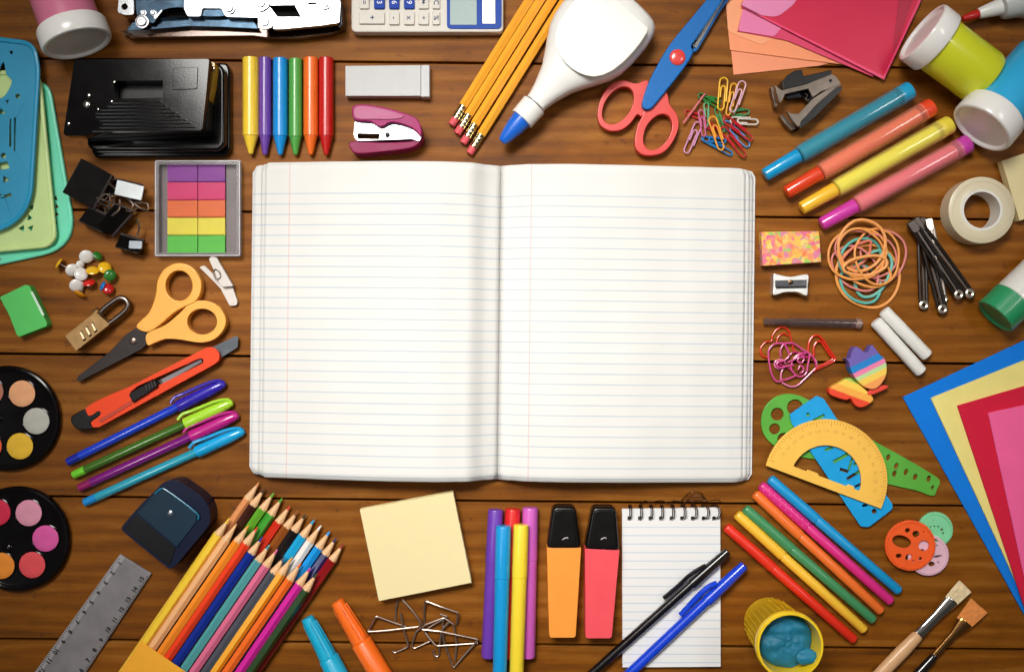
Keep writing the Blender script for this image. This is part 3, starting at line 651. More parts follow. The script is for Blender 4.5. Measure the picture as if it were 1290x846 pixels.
# --- utility knife
t = thing('utility_knife', 'orange snap off utility knife with black slider', 'utility knife', 190, 485)
OK_ = M('e8420e', .5, spec=.3, var=.05)
slot = zC([(660, 660), (700, 628), (1018, 486), (1034, 494), (1030, 512), (800, 628), (690, 700)])
obj('body', flat(rc(zC([(432, 742), (470, 715), (560, 672), (640, 640), (1055, 430), (1090, 436), (1114, 462), (1112, 498), (1085, 520), (500, 838), (470, 838), (455, 800)]), [2, 2, 4, 4, 3, 3, 3, 3, 3, 2, 2, 2]), 0, 15, [rc(slot, 1.5)]), OK_, t, bev=1.3)
obj('rail', flat(zC([(500, 800), (660, 705), (672, 718), (512, 815)]), 14.8, 16), M('b83208', .4), t, bev=.3)
obj('blade_strip', flat(zC([(690, 660), (1020, 492), (1026, 506), (700, 690)]), 8, 9.5), M('6e6a6c', .3, .9), t)
obj('blade', flat(zC([(1080, 432), (1198, 374), (1210, 384), (1206, 432), (1120, 486), (1100, 470)]), 7, 9), M('5c6066', .3, .95, var=.15), t)
obj('slider', flat(rc(zC([(652, 668), (720, 628), (792, 600), (800, 632), (740, 672), (672, 714)]), 2), 9, 20), M('0c0809', .45, spec=.25), t, bev=1.5)
for k in range(4):
    x = 735 + k * 14; y = 636 - k * 7
    obj('slider_ridge', flat(zC([(x, y - 16), (x + 5, y - 18), (x + 16, y + 14), (x + 10, y + 17)]), 19.8, 21.6), M('2a2426', .35), t, bev=.3)
obj('end_cap', flat(smooth(zC([(356, 795), (385, 768), (428, 748), (452, 780), (500, 752), (508, 778), (460, 815), (470, 845), (430, 852), (380, 842)]), 3), 0, 16), M('0c0809', .45, spec=.25), t, bev=1.8)

# --- capped ballpoint pens
def ballpoint(label, tail, tip, c_body, c_cap, c_tail, trn=1.0):
    t = thing('ballpoint_pen', label, 'pen', *tail, group='row of four capped pens'); L_ = math.dist(tail, tip); cs_ = L_ * .70
    z0 = 5.5
    obj('barrel', rod(tail, tip, z0, [(17, 4.9), (17.4, 5.7), (cs_ + 4, 5.7)], n=24), M(c_body, .12, coat=.8, var=.04), t)
    obj('end_plug', rod(tail, tip, z0, [(0, 4.2), (.8, 5.2), (16.8, 5.6), (17.2, 5.0)], n=24), M(c_tail, .3, coat=.3), t)
    obj('cap', rod(tail, tip, z0 + 1.5, [(cs_, 6.2), (cs_ + .6, 7.6), (cs_ + 4, 8.0), (L_ - 22, 7.6), (L_ - 8, 6.2), (L_ - 2, 4.8), (L_ - .2, 3.2), (L_, 1.5)], n=28), M(c_cap, .28, coat=.5, var=.04), t)
    d = (Vector(tip) - Vector(tail)).normalized(); n_ = Vector((d.y, -d.x))      # n_ points to the upper left of the pen
    P_ = lambda s, o: (tail[0] + d.x * s + n_.x * o, tail[1] + d.y * s + n_.y * o)
    pts = [P_(cs_ - 6, 8.5), P_(cs_ + 2, 12.5), P_(cs_ + 14, 11.6), P_(L_ - 24, 10.2), P_(L_ - 10, 7.6), P_(L_ - 3, 4)]
    obj('clip', wire(pts, [10, 10.5, 11, 11.2, 10.8, 9], 2.1, n=10), M(c_cap, .28, coat=.5, var=.04), t)
ballpoint('dark blue ballpoint pen with violet blue cap, topmost of four', (85, 582), (284, 482), '1c3fc4', '2f1fa6', '10239a')
ballpoint('green ballpoint pen with lime cap, second of four', (92, 598.5), (293.5, 506), '3f6a1c', 'a6d832', '6cc62c')
ballpoint('purple ballpoint pen with magenta cap, third of four', (99.5, 614.5), (300.5, 522), '7a1478', 'b81a80', '8c1458')
ballpoint('light blue ballpoint pen with cyan cap, lowest of four', (106, 633), (308, 542), '2a9cb4', '0fa0d8', '0f86cc')

# --- paint palettes
def palette(label, c, pans, dome):
    t = thing('paint_palette', label, 'paint palette', *c, group='round watercolour palettes'); A = W(*c, 0)
    obj('tray', lathe(bmn(), A, A + V(0, 0, 1), [(0, 62), (1.5, 65.5), (7, 66), (9.5, 64.5), (10, 62.5), (8.2, 59.5), (7.8, 57), (7.8, 0)], 80), BLK, t)
    for x, y, col, nm in pans:
        P0 = W(x, y, 8); 
        obj('paint_rim', lathe(bmn(), P0, P0 + V(0, 0, 1), [(-1, 18.2), (.9, 18), (1.2, 17.2), (.8, 16.6), (-.6, 16.4)], 36), BLK, t)
        obj('paint_pan', lathe(bmn(), P0, P0 + V(0, 0, 1), [(-.8, 16.4), (.7, 16.4), (1.1, 15.8), (1.0, 9), (.9, 0)], 36), M(col, .75, var=.09, ns=160, bump=.5, bs=1600), t, label=nm + ' paint pan')
    if dome: P0 = W(*dome, 8); obj('centre_boss', lathe(bmn(), P0, P0 + V(0, 0, 1), [(-1, 7), (.6, 6), (2, 3), (2.3, 0)], 24), BLK, t)
palette('upper round black paint palette with peach, silver and yellow pans', (13, 526), [(28, 495.5, 'e5a576', 'peach'), (46, 530, 'b4b2a8', 'silver'), (25.3, 561.6, 'e2b32c', 'yellow'), (-12, 493, 'b0705c', 'brown'), (-14, 561.5, 'dd5a30', 'orange red')], (-3, 527))
palette('lower round black paint palette with pink, coral and orange pans', (25, 677), [(36.4, 645.7, 'd98fa6', 'pale pink'), (57.6, 677.7, 'd6559c', 'magenta'), (40.7, 711, 'df4a50', 'coral'), (-3, 645, 'cf1f45', 'crimson'), (2, 712, 'e88a25', 'orange')], (10, 690))

# --- container sharpener
t = thing('container_sharpener', 'navy blue container pencil sharpener beside the colouring pencils', 'sharpener', 208, 660)
obj('container', flat(smooth(zN([(150, 92), (185, 58), (235, 48), (285, 75), (355, 130), (378, 185), (370, 240), (300, 325), (240, 398), (214, 415), (185, 398), (25, 268), (12, 248), (22, 228), (90, 150)]), 4), 0, 32), M('04102c', .35, spec=.2, var=.1), t, bev=5, seg=4)
obj('front_panel', flat(rc(zN([(158, 92), (185, 90), (318, 185), (326, 215), (240, 328), (74, 184)]), [5, 5, 5, 5, 1, 1]), 31.8, 34), M('062638', .4, spec=.25, var=.1), t, bev=1)
obj('dark_window', flat(rc(zN([(70, 190), (236, 332), (212, 400), (190, 390), (30, 262), (24, 244)]), 2), 31.8, 33), M('020204', .35, spec=.25), t, bev=.8)
obj('panel_ridge', wire(zN([(150, 104), (178, 84), (212, 100), (322, 184), (328, 212)]), 34.5, 1.3), M('1c6784', .25, coat=.4), t)
A = W(*zN(213, 186), 33.8); obj('painted_highlight', lathe(bmn(), A, A + V(0, 0, 1), [(0, 3.6), (1, 3.6), (1.6, 2.2), (1.6, 0)], 18), M('9aa0a8', .25, .9), t)  # pale disc standing in for a small highlight on the panel

# --- clear ruler
t = thing('ruler', 'grey translucent plastic ruler below the lower paint palette', 'ruler', 110, 780)
e0 = Vector(zE(520, 335)); e1 = Vector(zE(655, 420)); f0 = Vector(zE(150, 846)); f1 = Vector(zE(372, 846))
dL = (f0 - e0).normalized(); dR = (f1 - e1).normalized()
pl_ = [tuple(e0), tuple(e1), tuple(e1 + dR * 260), tuple(e0 + dL * 280)]
obj('strip', flat(pl_, 1, 5), M('8a8688', .2, alpha=.84, var=.2, ns=60, coat=.4), t, bev=.8)
obj('bevelled_edge', flat([tuple(e0 + dL * 1), tuple(e0 + (e1 - e0) * .16 + dL), tuple(e0 + (e1-e0)*.15 + dL * 270), tuple(e0 + dL * 270)], 4.8, 5.5), M('b4b0b2', .2, alpha=.6, var=.1), t)
RI = M('141012', .5); nrm = (e1 - e0).normalized()
for sd, base, dd_, off in ((0, e0, dL, 4.5), (1, e1, dR, -4.5)):
    for k in range(14):
        q = base + dd_ * (10 + k * 15.2 + sd * 3) + nrm * off * 1.35
        ang = math.atan2(-dd_.y, dd_.x)
        obj('numeral', text_bm(str((k + 1) if sd == 0 else (15 - k)), 7.5, .15, ang + (PI if sd else 0), W(q.x, q.y, 5.7), .28), RI, t)
for sd, base, dd_, sg in ((0, e0, dL, 1), (1, e1, dR, -1)):
    bm = bmn()
    for k in range(80):
        q = base + dd_ * (6 + k * 3.04); ln = 3.4 if k % 5 == 0 else 2
        a = q + nrm * sg * .6; c_ = q + nrm * sg * (ln + .4); w_ = dd_ * .35
        prism(bm, [w2([tuple(a - w_), tuple(c_ - w_), tuple(c_ + w_), tuple(a + w_)], 5.8)], 5.5, 5.8)
    obj('scale_marks', bm, RI, t, kind='stuff')

# ================================================================= BOTTOM
# --- coloured pencils in their yellow box
CW = M('e2b483', .55, var=.08, ns=200)
pd = Vector((-.565, .825))
front = [((460, 205), 'f8cc38', 'golden yellow'), ((490, 230), 'edb27c', 'peach'), ((540, 235), 'f08a24', 'amber'), ((577, 243), 'e63c18', 'vermilion'), ((598, 283), '0c2a8c', 'navy blue'), ((628, 315), '4f9a9c', 'teal'), ((660, 335), 'd86a8c', 'rose pink'), ((690, 365), '4a4f58', 'slate grey'), ((722, 368), 'f4a81e', 'warm yellow'), ((758, 392), 'ee6a1c', 'bright orange'), ((798, 412), 'cc1c94', 'magenta'), ((825, 435), '1f4018', 'dark green')]
back = [((583, 58), 'd98a52', 'tan'), ((605, 84), '3a160c', 'dark brown'), ((645, 100), '5ea028', 'light green'), ((680, 122), '3c9a2c', 'grass green'), ((712, 155), 'd02a14', 'red'), ((745, 175), '8c4a18', 'chestnut brown'), ((777, 190), '140b0b', 'black'), ((813, 212), '14a0d4', 'cyan'), ((842, 235), 'e6e2dc', 'white'), ((878, 260), '1690dc', 'light blue'), ((905, 288), '101c5c', 'indigo'), ((935, 312), '8c0f14', 'dark red')]
def cpencil(tip, col, nm, row, zc):
    p0 = zN(*tip); L_ = 330; p1 = (p0[0] + pd.x * L_, p0[1] + pd.y * L_); r = 6.1
    t = thing('colouring_pencil', nm + ' colouring pencil in the ' + row + ' row of the yellow box', 'colouring pencil', *p0, group='colouring pencils in the yellow box')
    j = random.uniform(-1, 1); sp = random.uniform(0, 1)
    obj('lead', rod(p0, p1, zc, [(0, .5), (.8, .9), (6.6 + j, 1.9)], n=12), M(col, .5), t)
    obj('sharpened_wood', rod(p0, p1, zc, [(6.6 + j, 1.9), (24, r - .5), (25, r - .3)], n=18), CW, t)
    obj('body', rod(p0, p1, zc, [(23.5, r - .25), (26, r), (L_, r)], n=6, spin=sp), M(col, .3, coat=.35, var=.05), t)
for (tp, c_, nm) in back: cpencil(tp, c_, nm, 'back', 8)
for (tp, c_, nm) in front: cpencil(tp, c_, nm, 'front', 22)
t = thing('pencil_box', 'open yellow cardboard box holding the colouring pencils', 'pencil box', 200, 845)
BX = M('f2a824', .5, var=.04)
a0 = Vector(zN(98, 722)); a1 = a0 + Vector((.825, .565)) * 152; n_ = Vector((.825, .565))
def bxp(s0, s1, u0, u1): return [tuple(a0 + n_ * s0 + pd * u0), tuple(a0 + n_ * s1 + pd * u0), tuple(a0 + n_ * s1 + pd * u1), tuple(a0 + n_ * s0 + pd * u1)]
obj('front_panel', flat(bxp(-2, 152, 0, 160), 29.2, 30.2), BX, t, bev=.3)
obj('back_panel', flat(bxp(-2, 152, -4, 160), .2, 1.2), BX, t, bev=.3)
obj('side_panel', flat(bxp(-2.6, -1.5, 0, 160), 1.3, 29), BX, t); obj('side_panel', flat(bxp(151.5, 152.5, 0, 160), 1.3, 29), BX, t)

# --- sticky note pads
def pad(label, pts, hh, cx, cy):
    t = thing('sticky_note_pad', label, 'sticky notes', cx, cy)
    P_ = w2(pts, hh); c = sum(P_, Vector((0, 0))) / 4
    k = 7
    for i in range(k):
        a = random.uniform(-.006, .006); off_ = Vector((random.uniform(-.3, .3), random.uniform(-.3, .3))); q = []
        for p in P_: d_ = p - c; q.append(c + off_ + Vector((d_.x - a * d_.y, d_.y + a * d_.x)))
        bm = bmn(); prism(bm, [q], .2 + hh * i / k, hh * (i + 1) / k - .15)
        obj('sheet_block', bm, M('e2d09a', .75, var=.02), t)
    bm = bmn(); nn = 12; g = []
    for i in range(nn + 1):
        row = []
        for j in range(nn + 1):
            u, v = i / nn, j / nn; p = P_[0] * (1-u)*(1-v) + P_[1] * u*(1-v) + P_[2] * u*v + P_[3] * (1-u)*v
            row.append(bm.verts.new((p.x, p.y, hh + .3 + 2.6 * max(0, (v - .55)) ** 1.4)))
        g.append(row)
    for i in range(nn):
        for j in range(nn): bm.faces.new([g[i][j], g[i+1][j], g[i+1][j+1], g[i][j+1]])
    o = obj('top_note', bm, M('e4d3a0', .75, var=.015), t)
    for f in o.data.polygons: f.use_smooth = False
    md = o.modifiers.new('thick', 'SOLIDIFY'); md.thickness = .4*S; md.offset = -1
pad('pale yellow square sticky note pad below the notebook', zO([(80, 143), (484, 68), (563, 458), (163, 537)]), 18, 523, 688)
pad('cream sticky note pad cut off by the right edge', [(1262, 203), (1336, 178), (1362, 254), (1284, 278)], 13, 1300, 235)

# --- bottom highlighters seen from the tip
def fatmarker(label, p0, p1, col, r0, r1, cut):
    t = thing('marker_pen', label, 'marker', *p0); L_ = math.dist(p0, p1); m = M(col, .36, coat=.25, var=.04)
    obj('cap', rod(p0, p1, 13, [(0, r0 - 3), (1.2, r0 - .6), (8, r0), (cut, r0 + 3)], n=28), m, t)
    obj('barrel', rod(p0, p1, 13, [(cut, r0 + 2), (cut + 1, r1 - 1.2), (cut + 3, r1), (L_, r1 + .5)], n=28), m, t)
    ridge = bmn()
    d = (Vector(p1) - Vector(p0)).normalized()
    for k in range(8):
        a = 2 * PI * k / 8
        obj('cap_rib', rod((p0[0] - d.y * math.cos(a) * (r0 - .1), p0[1] + d.x * math.cos(a) * (r0 - .1)), (p0[0] + d.x * cut - d.y * math.cos(a) * (r0 + 2.4), p0[1] + d.y * cut + d.x * math.cos(a) * (r0 + 2.4)), 13 + math.sin(a) * r0, [(8, .3), (9, .8), (cut - 4, .8), (cut, .3)], 13 + math.sin(a) * (r0 + 2.4), n=6), m, t)
    ridge.free()
fatmarker('cyan marker pen beside the colouring pencils at the bottom edge', (386.5, 777), (455, 905), '11a6cc', 8.5, 13, 56)
fatmarker('orange marker pen at the bottom edge left of the wire clips', (424, 756.5), (525, 925), 'f26a12', 9, 13.5, 58)

# --- triangular wire paper clips
WR = M('a8968a', .34, .9, var=.15)
tg = [([(450, 352), (300, 300), (150, 245), (82, 385), (65, 405), (250, 392), (440, 370), (590, 352), (612, 320), (520, 190), (418, 80)], [3, 5, 8, 4, 5, 7, 9, 10, 11, 12, 13], 'wire clip at the left of the pile with one arm under the note pad'),
      ([(372, 80), (352, 180), (350, 290)], [3, 2, 2], None),
      ([(400, 215), (430, 380), (482, 555), (340, 620), (318, 600)], [6, 5, 4, 2, 2], 'steel wire clip standing steeply below the note pad'),
      ([(640, 330), (640, 200), (650, 90), (820, 155), (988, 212), (968, 330)], [2, 4, 9, 11, 10, 4], 'steel wire clip at the top right of the pile'),
      ([(620, 382), (800, 400), (1190, 482), (1060, 630), (938, 772), (880, 620), (835, 480), (828, 300), (860, 250)], [9, 10, 8, 5, 3, 3, 4, 6, 8], 'largest steel wire clip pointing to the purple marker'),
      ([(1185, 520), (960, 536), (762, 548), (690, 470), (640, 400), (740, 330), (880, 250), (800, 225)], [4, 5, 6, 6, 5, 6, 9, 10], 'steel wire clip lying flat across the right of the pile'),
      ([(700, 500), (540, 575), (510, 550), (560, 400), (660, 330), (840, 262), (940, 330), (968, 520), (955, 700)], [4, 3, 3, 4, 6, 9, 7, 4, 3], 'dark steel wire clip in the centre of the pile'),
      ([(735, 590), (740, 640), (765, 660), (795, 640), (790, 580), (820, 380), (900, 300)], [2, 2, 2, 2, 3, 6, 8], 'steel wire clip with a rounded end below the centre of the pile')]
last = None
for pts, zs, lb in tg:
    if lb: last = thing('paper_clip', 'triangular ' + lb, 'paper clip', *zTr(*pts[0]), group='pile of triangular wire clips')
    q = rc(zTr(pts), 0)
    p3 = []
    P_ = [W(*zTr(*p), z) for p, z in zip(pts, zs)]
    for i, p in enumerate(P_):          # rounded corners
        if 0 < i < len(P_) - 1:
            a = (P_[i-1] - p); b2 = (P_[i+1] - p); d1 = min(2.5, a.length*.4); d2 = min(2.5, b2.length*.4)
            s_ = p + a.normalized()*d1; e_ = p + b2.normalized()*d2
            for k in range(4): tt = k/3; p3.append(s_*(1-tt)**2 + p*2*tt*(1-tt) + e_*tt*tt)
        else: p3.append(p)
    obj('wire', tube(bmn(), p3, 1.25, False, 8), WR, last)

# --- upright capped markers
def marker(label, x0, y0, x1, y1, z, r, col, cut):
    t = thing('felt_marker', label, 'marker', x0, y0, group='bundle of capped felt markers'); L_ = math.dist((x0, y0), (x1, y1)); m = M(col, .32, coat=.3, var=.03)
    obj('cap', rod((x0, y0), (x1, y1), z, [(0, r-2), (.8, r-.4), (2, r), (cut, r+.1), (cut + .2, r - .6)], n=32), m, t)
    obj('barrel', rod((x0, y0), (x1, y1), z, [(cut + .4, r-.9), (cut + 1.2, r-.3), (L_-4, r-.6), (L_-1, r-1.2), (L_, r-3)], n=32), m, t)
marker('purple felt marker beneath the blue one', 624.5, 641, 615, 828, 9.5, 9.6, '6a3aa8', 66)
marker('red felt marker mostly hidden beneath the blue and yellow ones', 646, 640, 640, 828, 9.5, 9.8, 'd41f1c', 66)
marker('orchid pink felt marker beneath the yellow one', 668, 638.5, 665, 828, 9.5, 9.8, 'c85cb8', 66)
marker('bright blue felt marker lying on top of the bundle', 634.2, 661.5, 629, 870, 26.5, 9.6, '0c94d4', 66)
marker('yellow felt marker lying on top of the bundle', 656.6, 660, 650, 870, 26.5, 9.6, 'f4d636', 66)

# --- highlighters
def highlighter(label, body, cap, col):
    t = thing('highlighter', label, 'highlighter', *zP(*body[0]), group='pair of chunky highlighters')
    obj('body', flat(rc(zP(body), [1, 1, 4, 4]), 0, 26), M(col, .4, coat=.15, var=.03), t, bev=3.2, seg=4)
    obj('cap', flat(smooth(rc(zP(cap), 7), 1), 0, 28), M('090606', .25, spec=.4, var=.1), t, bev=4.5, seg=4)
    (x0, y0), (x1, y1) = cap[1], cap[2]
    obj('cap_face', flat(rc(zP([(cap[1][0] + 12, cap[1][1] + 16), (cap[2][0] - 12, cap[2][1] + 16), (cap[3][0] - 22, cap[3][1] - 18), (cap[0][0] + 22, cap[0][1] - 18)]), 4), 27.8, 29.4), M('090606', .25, spec=.4, var=.1), t, bev=.9)
    cx = (cap[0][0] + cap[3][0]) / 2
    obj('cap_emblem', wire(zP([(cx - 6, 272), (cx + 4, 266), (cx + 14, 264), (cx + 18, 268)]), 29.6, .6), M('b8b0b0', .4), t)
highlighter('orange chunky highlighter with black cap', [(65, 308), (214, 308), (190, 697), (75, 697)], [(64, 312), (90, 130), (190, 130), (214, 312)], 'f4983a')
highlighter('coral red chunky highlighter with black cap beside the spiral pad', [(230, 312), (380, 318), (346, 700), (232, 700)], [(229, 316), (262, 132), (364, 132), (380, 322)], 'ee505a')

# --- spiral notepad and two pens on it
t = thing('spiral_notepad', 'small ruled spiral notepad with two pens lying across it', 'notepad', 845, 740)
def pad_mat():
    m = bpy.data.materials.new('notepad_paper'); m.use_nodes = True; nt = m.node_tree; N = nt.nodes; L = nt.links; b_ = N['Principled BSDF']
    tc = N.new('ShaderNodeTexCoord'); sx = N.new('ShaderNodeSeparateXYZ'); L.new(tc.outputs['Object'], sx.inputs[0])
    def mt(op, a, c):
        n = N.new('ShaderNodeMath'); n.operation = op
        for i, v in enumerate((a, c)):
            if isinstance(v, (int, float)): n.inputs[i].default_value = v
            else: L.new(v, n.inputs[i])
        return n.outputs[0]
    v = mt('DIVIDE', sx.outputs[1], S); d = mt('PINGPONG', mt('ADD', v, 200.0), 5.3)
    ln = mt('MULTIPLY', mt('MAXIMUM', mt('SUBTRACT', 1.0, mt('DIVIDE', d, .9)), 0.0), mt('LESS_THAN', v, 76.0))
    mx = N.new('ShaderNodeMix'); mx.data_type = 'RGBA'; mx.inputs['A'].default_value = lin('e2e1e0') + [1]; mx.inputs['B'].default_value = lin('9fb4d2') + [1]; L.new(mt('MULTIPLY', ln, .8), mx.inputs['Factor'])
    L.new(mx.outputs['Result'], b_.inputs['Base Color']); b_.inputs['Roughness'].default_value = .65
    n2 = N.new('ShaderNodeTexNoise'); n2.inputs['Scale'].default_value = 60; bp = N.new('ShaderNodeBump'); bp.inputs['Strength'].default_value = .15; bp.inputs['Distance'].default_value = .0006
    L.new(tc.outputs['Object'], n2.inputs['Vector']); L.new(n2.outputs['Fac'], bp.inputs['Height']); L.new(bp.outputs[0], b_.inputs['Normal']); return m
PP = pad_mat()
hx = [422, 468, 513, 559, 605, 651, 697, 744, 789]
holes = [rc(zP([(x - 8, 172), (x + 8, 172), (x + 8, 190), (x - 8, 190)]), .8, 2) for x in hx]
outl = zP([(391, 140), (816, 134), (818, 822), (393, 825)])
obj('back_cover', flat(outl, .2, 1.4), M('6a625c', .6), t)
obj('sheet_block', flat(outl, 1.5, 6.5, holes), M('e6e2da', .7, var=.02), t)
obj('top_sheet', flat(rc(outl, .6), 7, 7.5, holes), PP, t)
RG = M('38201c', .28, .8, var=.2)
for i, x in enumerate(hx):
    lean = 0 if i < 5 else (i - 4) * random.uniform(.5, 1.6)
    for dx in (-1.1, 1.1):
        c = zP(x, 150); pts = []
        for k in range(15):
            a = -2.6 + 5.0 * k / 14 if False else 2*PI*k/15
            yy = c[1] - 1 + 8.6 * math.cos(a); zz_ = 7.5 + 8.2 * math.sin(a)
            w_ = W(c[0], yy, 0); pts.append(Vector((w_.x + dx + lean * math.sin(a) * .8, w_.y, max(1.0, zz_))))
        obj('binding_ring', tube(bmn(), pts, .62, True, 6), RG, t)
for k, pts in enumerate(([(640, 112), (672, 78), (700, 66), (735, 74), (742, 96), (700, 104), (668, 98)], [(650, 125), (700, 84), (748, 92), (770, 130)], [(470, 118), (492, 104), (512, 114), (540, 106), (566, 104), (590, 116), (620, 104), (650, 112)], [(690, 120), (726, 100), (768, 104), (808, 100), (818, 112)])):
    obj('loose_wire', wire(zP(pts), [3, 7, 10, 8, 4, 6, 3, 3][:len(pts)], .6), RG, t)
def clickpen(label, tip, tail, z, z2, col, cutL, clip, r, rr):
    t = thing('ballpoint_pen', label, 'pen', *tip); L_ = math.dist(tip, tail); m = M(col, .26, coat=.4, var=.08)
    obj('cap', rod(tip, tail, z, [(0, r - 2.6), (1, r - 1), (20, r - .2), (cutL - 6, r + .8), (cutL, r + .8), (cutL + .3, r)], z2, n=28), m, t)
    obj('barrel', rod(tip, tail, z, [(cutL + .4, r - .6), (L_, r - .6)], z2, n=28), m, t)
    obj('clip', wire(clip, [z + 4, z + 5, z + 4.5, z + 3, z + 2.5][:len(clip)], rr, n=10), m, t)
clickpen('black ballpoint pen lying across the spiral notepad', zP(850, 322), (735, 857), 16, 12, '080406', 62, zP([(752, 384), (716, 404), (676, 432), (640, 466), (570, 526)]), 6.0, 2.6)
clickpen('bright blue ballpoint pen lying across the spiral notepad', zP(922, 382), (782, 858), 15, 12, '0b3fd0', 66, zP([(800, 462), (764, 478), (722, 515), (680, 560), (644, 600)]), 7.0, 3.6)

# ================================================================= RIGHT SIDE
# --- envelopes
def sheet(name, label, cat, pts, z0, z1, mat, group=None, rad=1.0):
    t = thing(name, label, cat, *pts[0], group=group); return t
ENV = 'fan of coloured envelopes'
t = thing('envelope', 'peach paper envelope, lowest of the fan at the top edge', 'envelope', 970, 70, group=ENV)
obj('back_sheet', flat([(914, -60), (1100, -80), (1118, 60), zI(440, 274), zI(80, 312), zI(70, 216)], .3, 1.4), M('f0936a', .55, var=.02), t, bev=.3)
t = thing('envelope', 'orange peach envelope second from the bottom of the fan', 'envelope', 980, 50, group=ENV)
obj('back_sheet', flat([(912, -60), (1100, -60), (1118, 60), (1066, 82), zI(65, 209), zI(46, 0)], 2, 3.2), M('f59566', .55, var=.02), t, bev=.3)
obj('flap', flat(rc([(917, 40), (960, 57), (980, 45), (990, -40), (913, -40)], 5), 3.4, 4.0), M('f7a273', .55, var=.02), t)
ENVP = M('d81446', .35, alpha=.93, var=.02); 
t = thing('envelope', 'pink translucent envelope beneath the topmost red one', 'envelope', 1000, 40, group=ENV)
obj('back_sheet', flat([zI(118, -60), zI(130, 0), zI(96, 131), zI(300, 168), (1100, 97), (1130, -40)], 4.6, 5.6), M('e23a68', .35, coat=.3, alpha=.92, var=.02), t, bev=.3)
obj('flap', flat(rc(zI([(132, -20), (98, 129), (250, 152), (300, 90), (330, -30)]), 4), 5.8, 6.3), M('e878a8', .4, coat=.2, var=.02), t)
t = thing('envelope', 'glossy crimson envelope topmost of the fan at the top edge', 'envelope', 1060, 40, group=ENV)
top_env = [zI(200, -160), zI(110, 24), zI(704, 330), zI(862, 0), zI(940, -170)]
obj('back_sheet', flat(top_env, 7, 8.2), ENVP, t, bev=.3)
obj('flap', flat(rc(zI([(180, -120), (111, 25), (180, 62), (262, 72), (330, 20), (420, -120)]), [2, 1, 3, 8, 8, 2]), 8.4, 9.0), M('e886b4', .4, coat=.2, var=.02), t)
obj('seam', flat(zI([(112, 22), (704, 318), (850, 0), (862, 0), (706, 332), (110, 28)]), 8.4, 9.0), M('ec3f70', .35, coat=.3), t)
obj('inner_fold', flat(zI([(742, 220), (768, -10), (830, -10), (748, 226)]), 8.3, 8.7), M('b3123a', .4), t)

# --- small paper clips heap
def pclip(label, a, b_, w, col, z, tilt=0.0):
    a = Vector(zCl(*a)); b_ = Vector(zCl(*b_)); w = w / 7.355 / 2
    t = thing('paper_clip', label, 'paper clip', *a, group='heap of small coloured paper clips'); L_ = (b_ - a).length; d = (b_ - a).normalized(); n = Vector((-d.y, d.x))
    def Pt(s, o, h=0):
        q = a + d * s + n * (o * math.cos(tilt)); p = W(q.x, q.y, z + h + o * math.sin(tilt)); p.z = max(p.z, 1.1); return p
    w1 = w - 1.0; wi = w1 * .56
    path = [Pt(L_*.72, -w1), Pt(L_*.3, -w1), Pt(w1, -w1)]
    path += [Pt(w1 - w1 * math.sin(k*PI/6), -w1 * math.cos(k*PI/6)) for k in range(1, 6)]
    path += [Pt(w1, w1), Pt(L_*.5, w1), Pt(L_ - w1, w1)]
    path += [Pt(L_ - w1 + w1*.9 * math.sin(k*PI/6), (w1+wi)/2 * math.cos(k*PI/6) + (w1-wi)/2, .3) for k in range(1, 6)]
    path += [Pt(L_ - w1, -wi, .6), Pt(L_*.5, -wi, .9), Pt(L_*.32, -wi, 1.0)]
    path += [Pt(L_*.32 - wi * math.sin(k*PI/5), -wi * math.cos(k*PI/5), 1.0) for k in range(1, 5)]
    path += [Pt(L_*.32, wi, 1.0), Pt(L_*.6, wi, .7)]
    obj('wire', tube(bmn(), path, 1.0, False, 8), M(col, .3, coat=.3, var=.05), t)
for a in (('green paper clip under the top yellow one', (185, 215), (375, 320), 62, '2f7f35', 4), ('dark green paper clip lying flat left of the yellow ones', (245, 250), (390, 275), 60, '2c7a3a', 2),
    ('red paper clip at the far left of the heap', (60, 375), (220, 430), 60, 'c02a2c', 2), ('red paper clip lower centre, under the orange one', (250, 470), (420, 620), 70, 'c4202c', 3),
    ('pale green paper clip in the middle of the heap', (255, 290), (262, 510), 56, '5aa070', 5), ('green paper clip at the right, under the pale pink one', (480, 395), (655, 365), 78, '3f8a55', 3),
    ('dull green paper clip crossing beneath the heap', (345, 340), (420, 560), 50, '3f8a4a', 4), ('blue paper clip at the bottom of the heap', (215, 610), (500, 765), 66, '1f78b8', 3, .3),
    ('light blue paper clip beneath the red ones', (420, 470), (660, 690), 84, '5c8cc4', 3), ('blue paper clip behind the orange one', (225, 625), (440, 640), 58, '2278bc', 5),
    ('silver white paper clip sticking out to the right', (480, 455), (738, 462), 78, 'd8cfc4', 6), ('long crimson paper clip, lower of two at the right', (400, 520), (620, 785), 76, 'c01f26', 6),
    ('crimson paper clip, upper of two at the right', (420, 430), (685, 625), 80, 'c41a2a', 8), ('pink paper clip standing on edge at the left', (245, 208), (45, 478), 26, 'dc7a80', 8, 1.1),
    ('lilac pink paper clip at the bottom left of the heap', (190, 470), (72, 760), 84, 'cf8fb4', 6), ('rose paper clip in the left of the heap', (205, 360), (240, 600), 62, 'c4608a', 7),
    ('second yellow paper clip beside the pale pink one', (515, 112), (460, 408), 66, 'eaa81e', 8), ('topmost yellow paper clip at the upper end', (420, 58), (395, 362), 88, 'f2bc1c', 9),
    ('pale pink paper clip at the upper right of the heap', (598, 92), (498, 382), 84, 'dcaab4', 11), ('orange yellow paper clip on top in the middle', (305, 420), (408, 728), 88, 'f2a42c', 11)): pclip(*a)

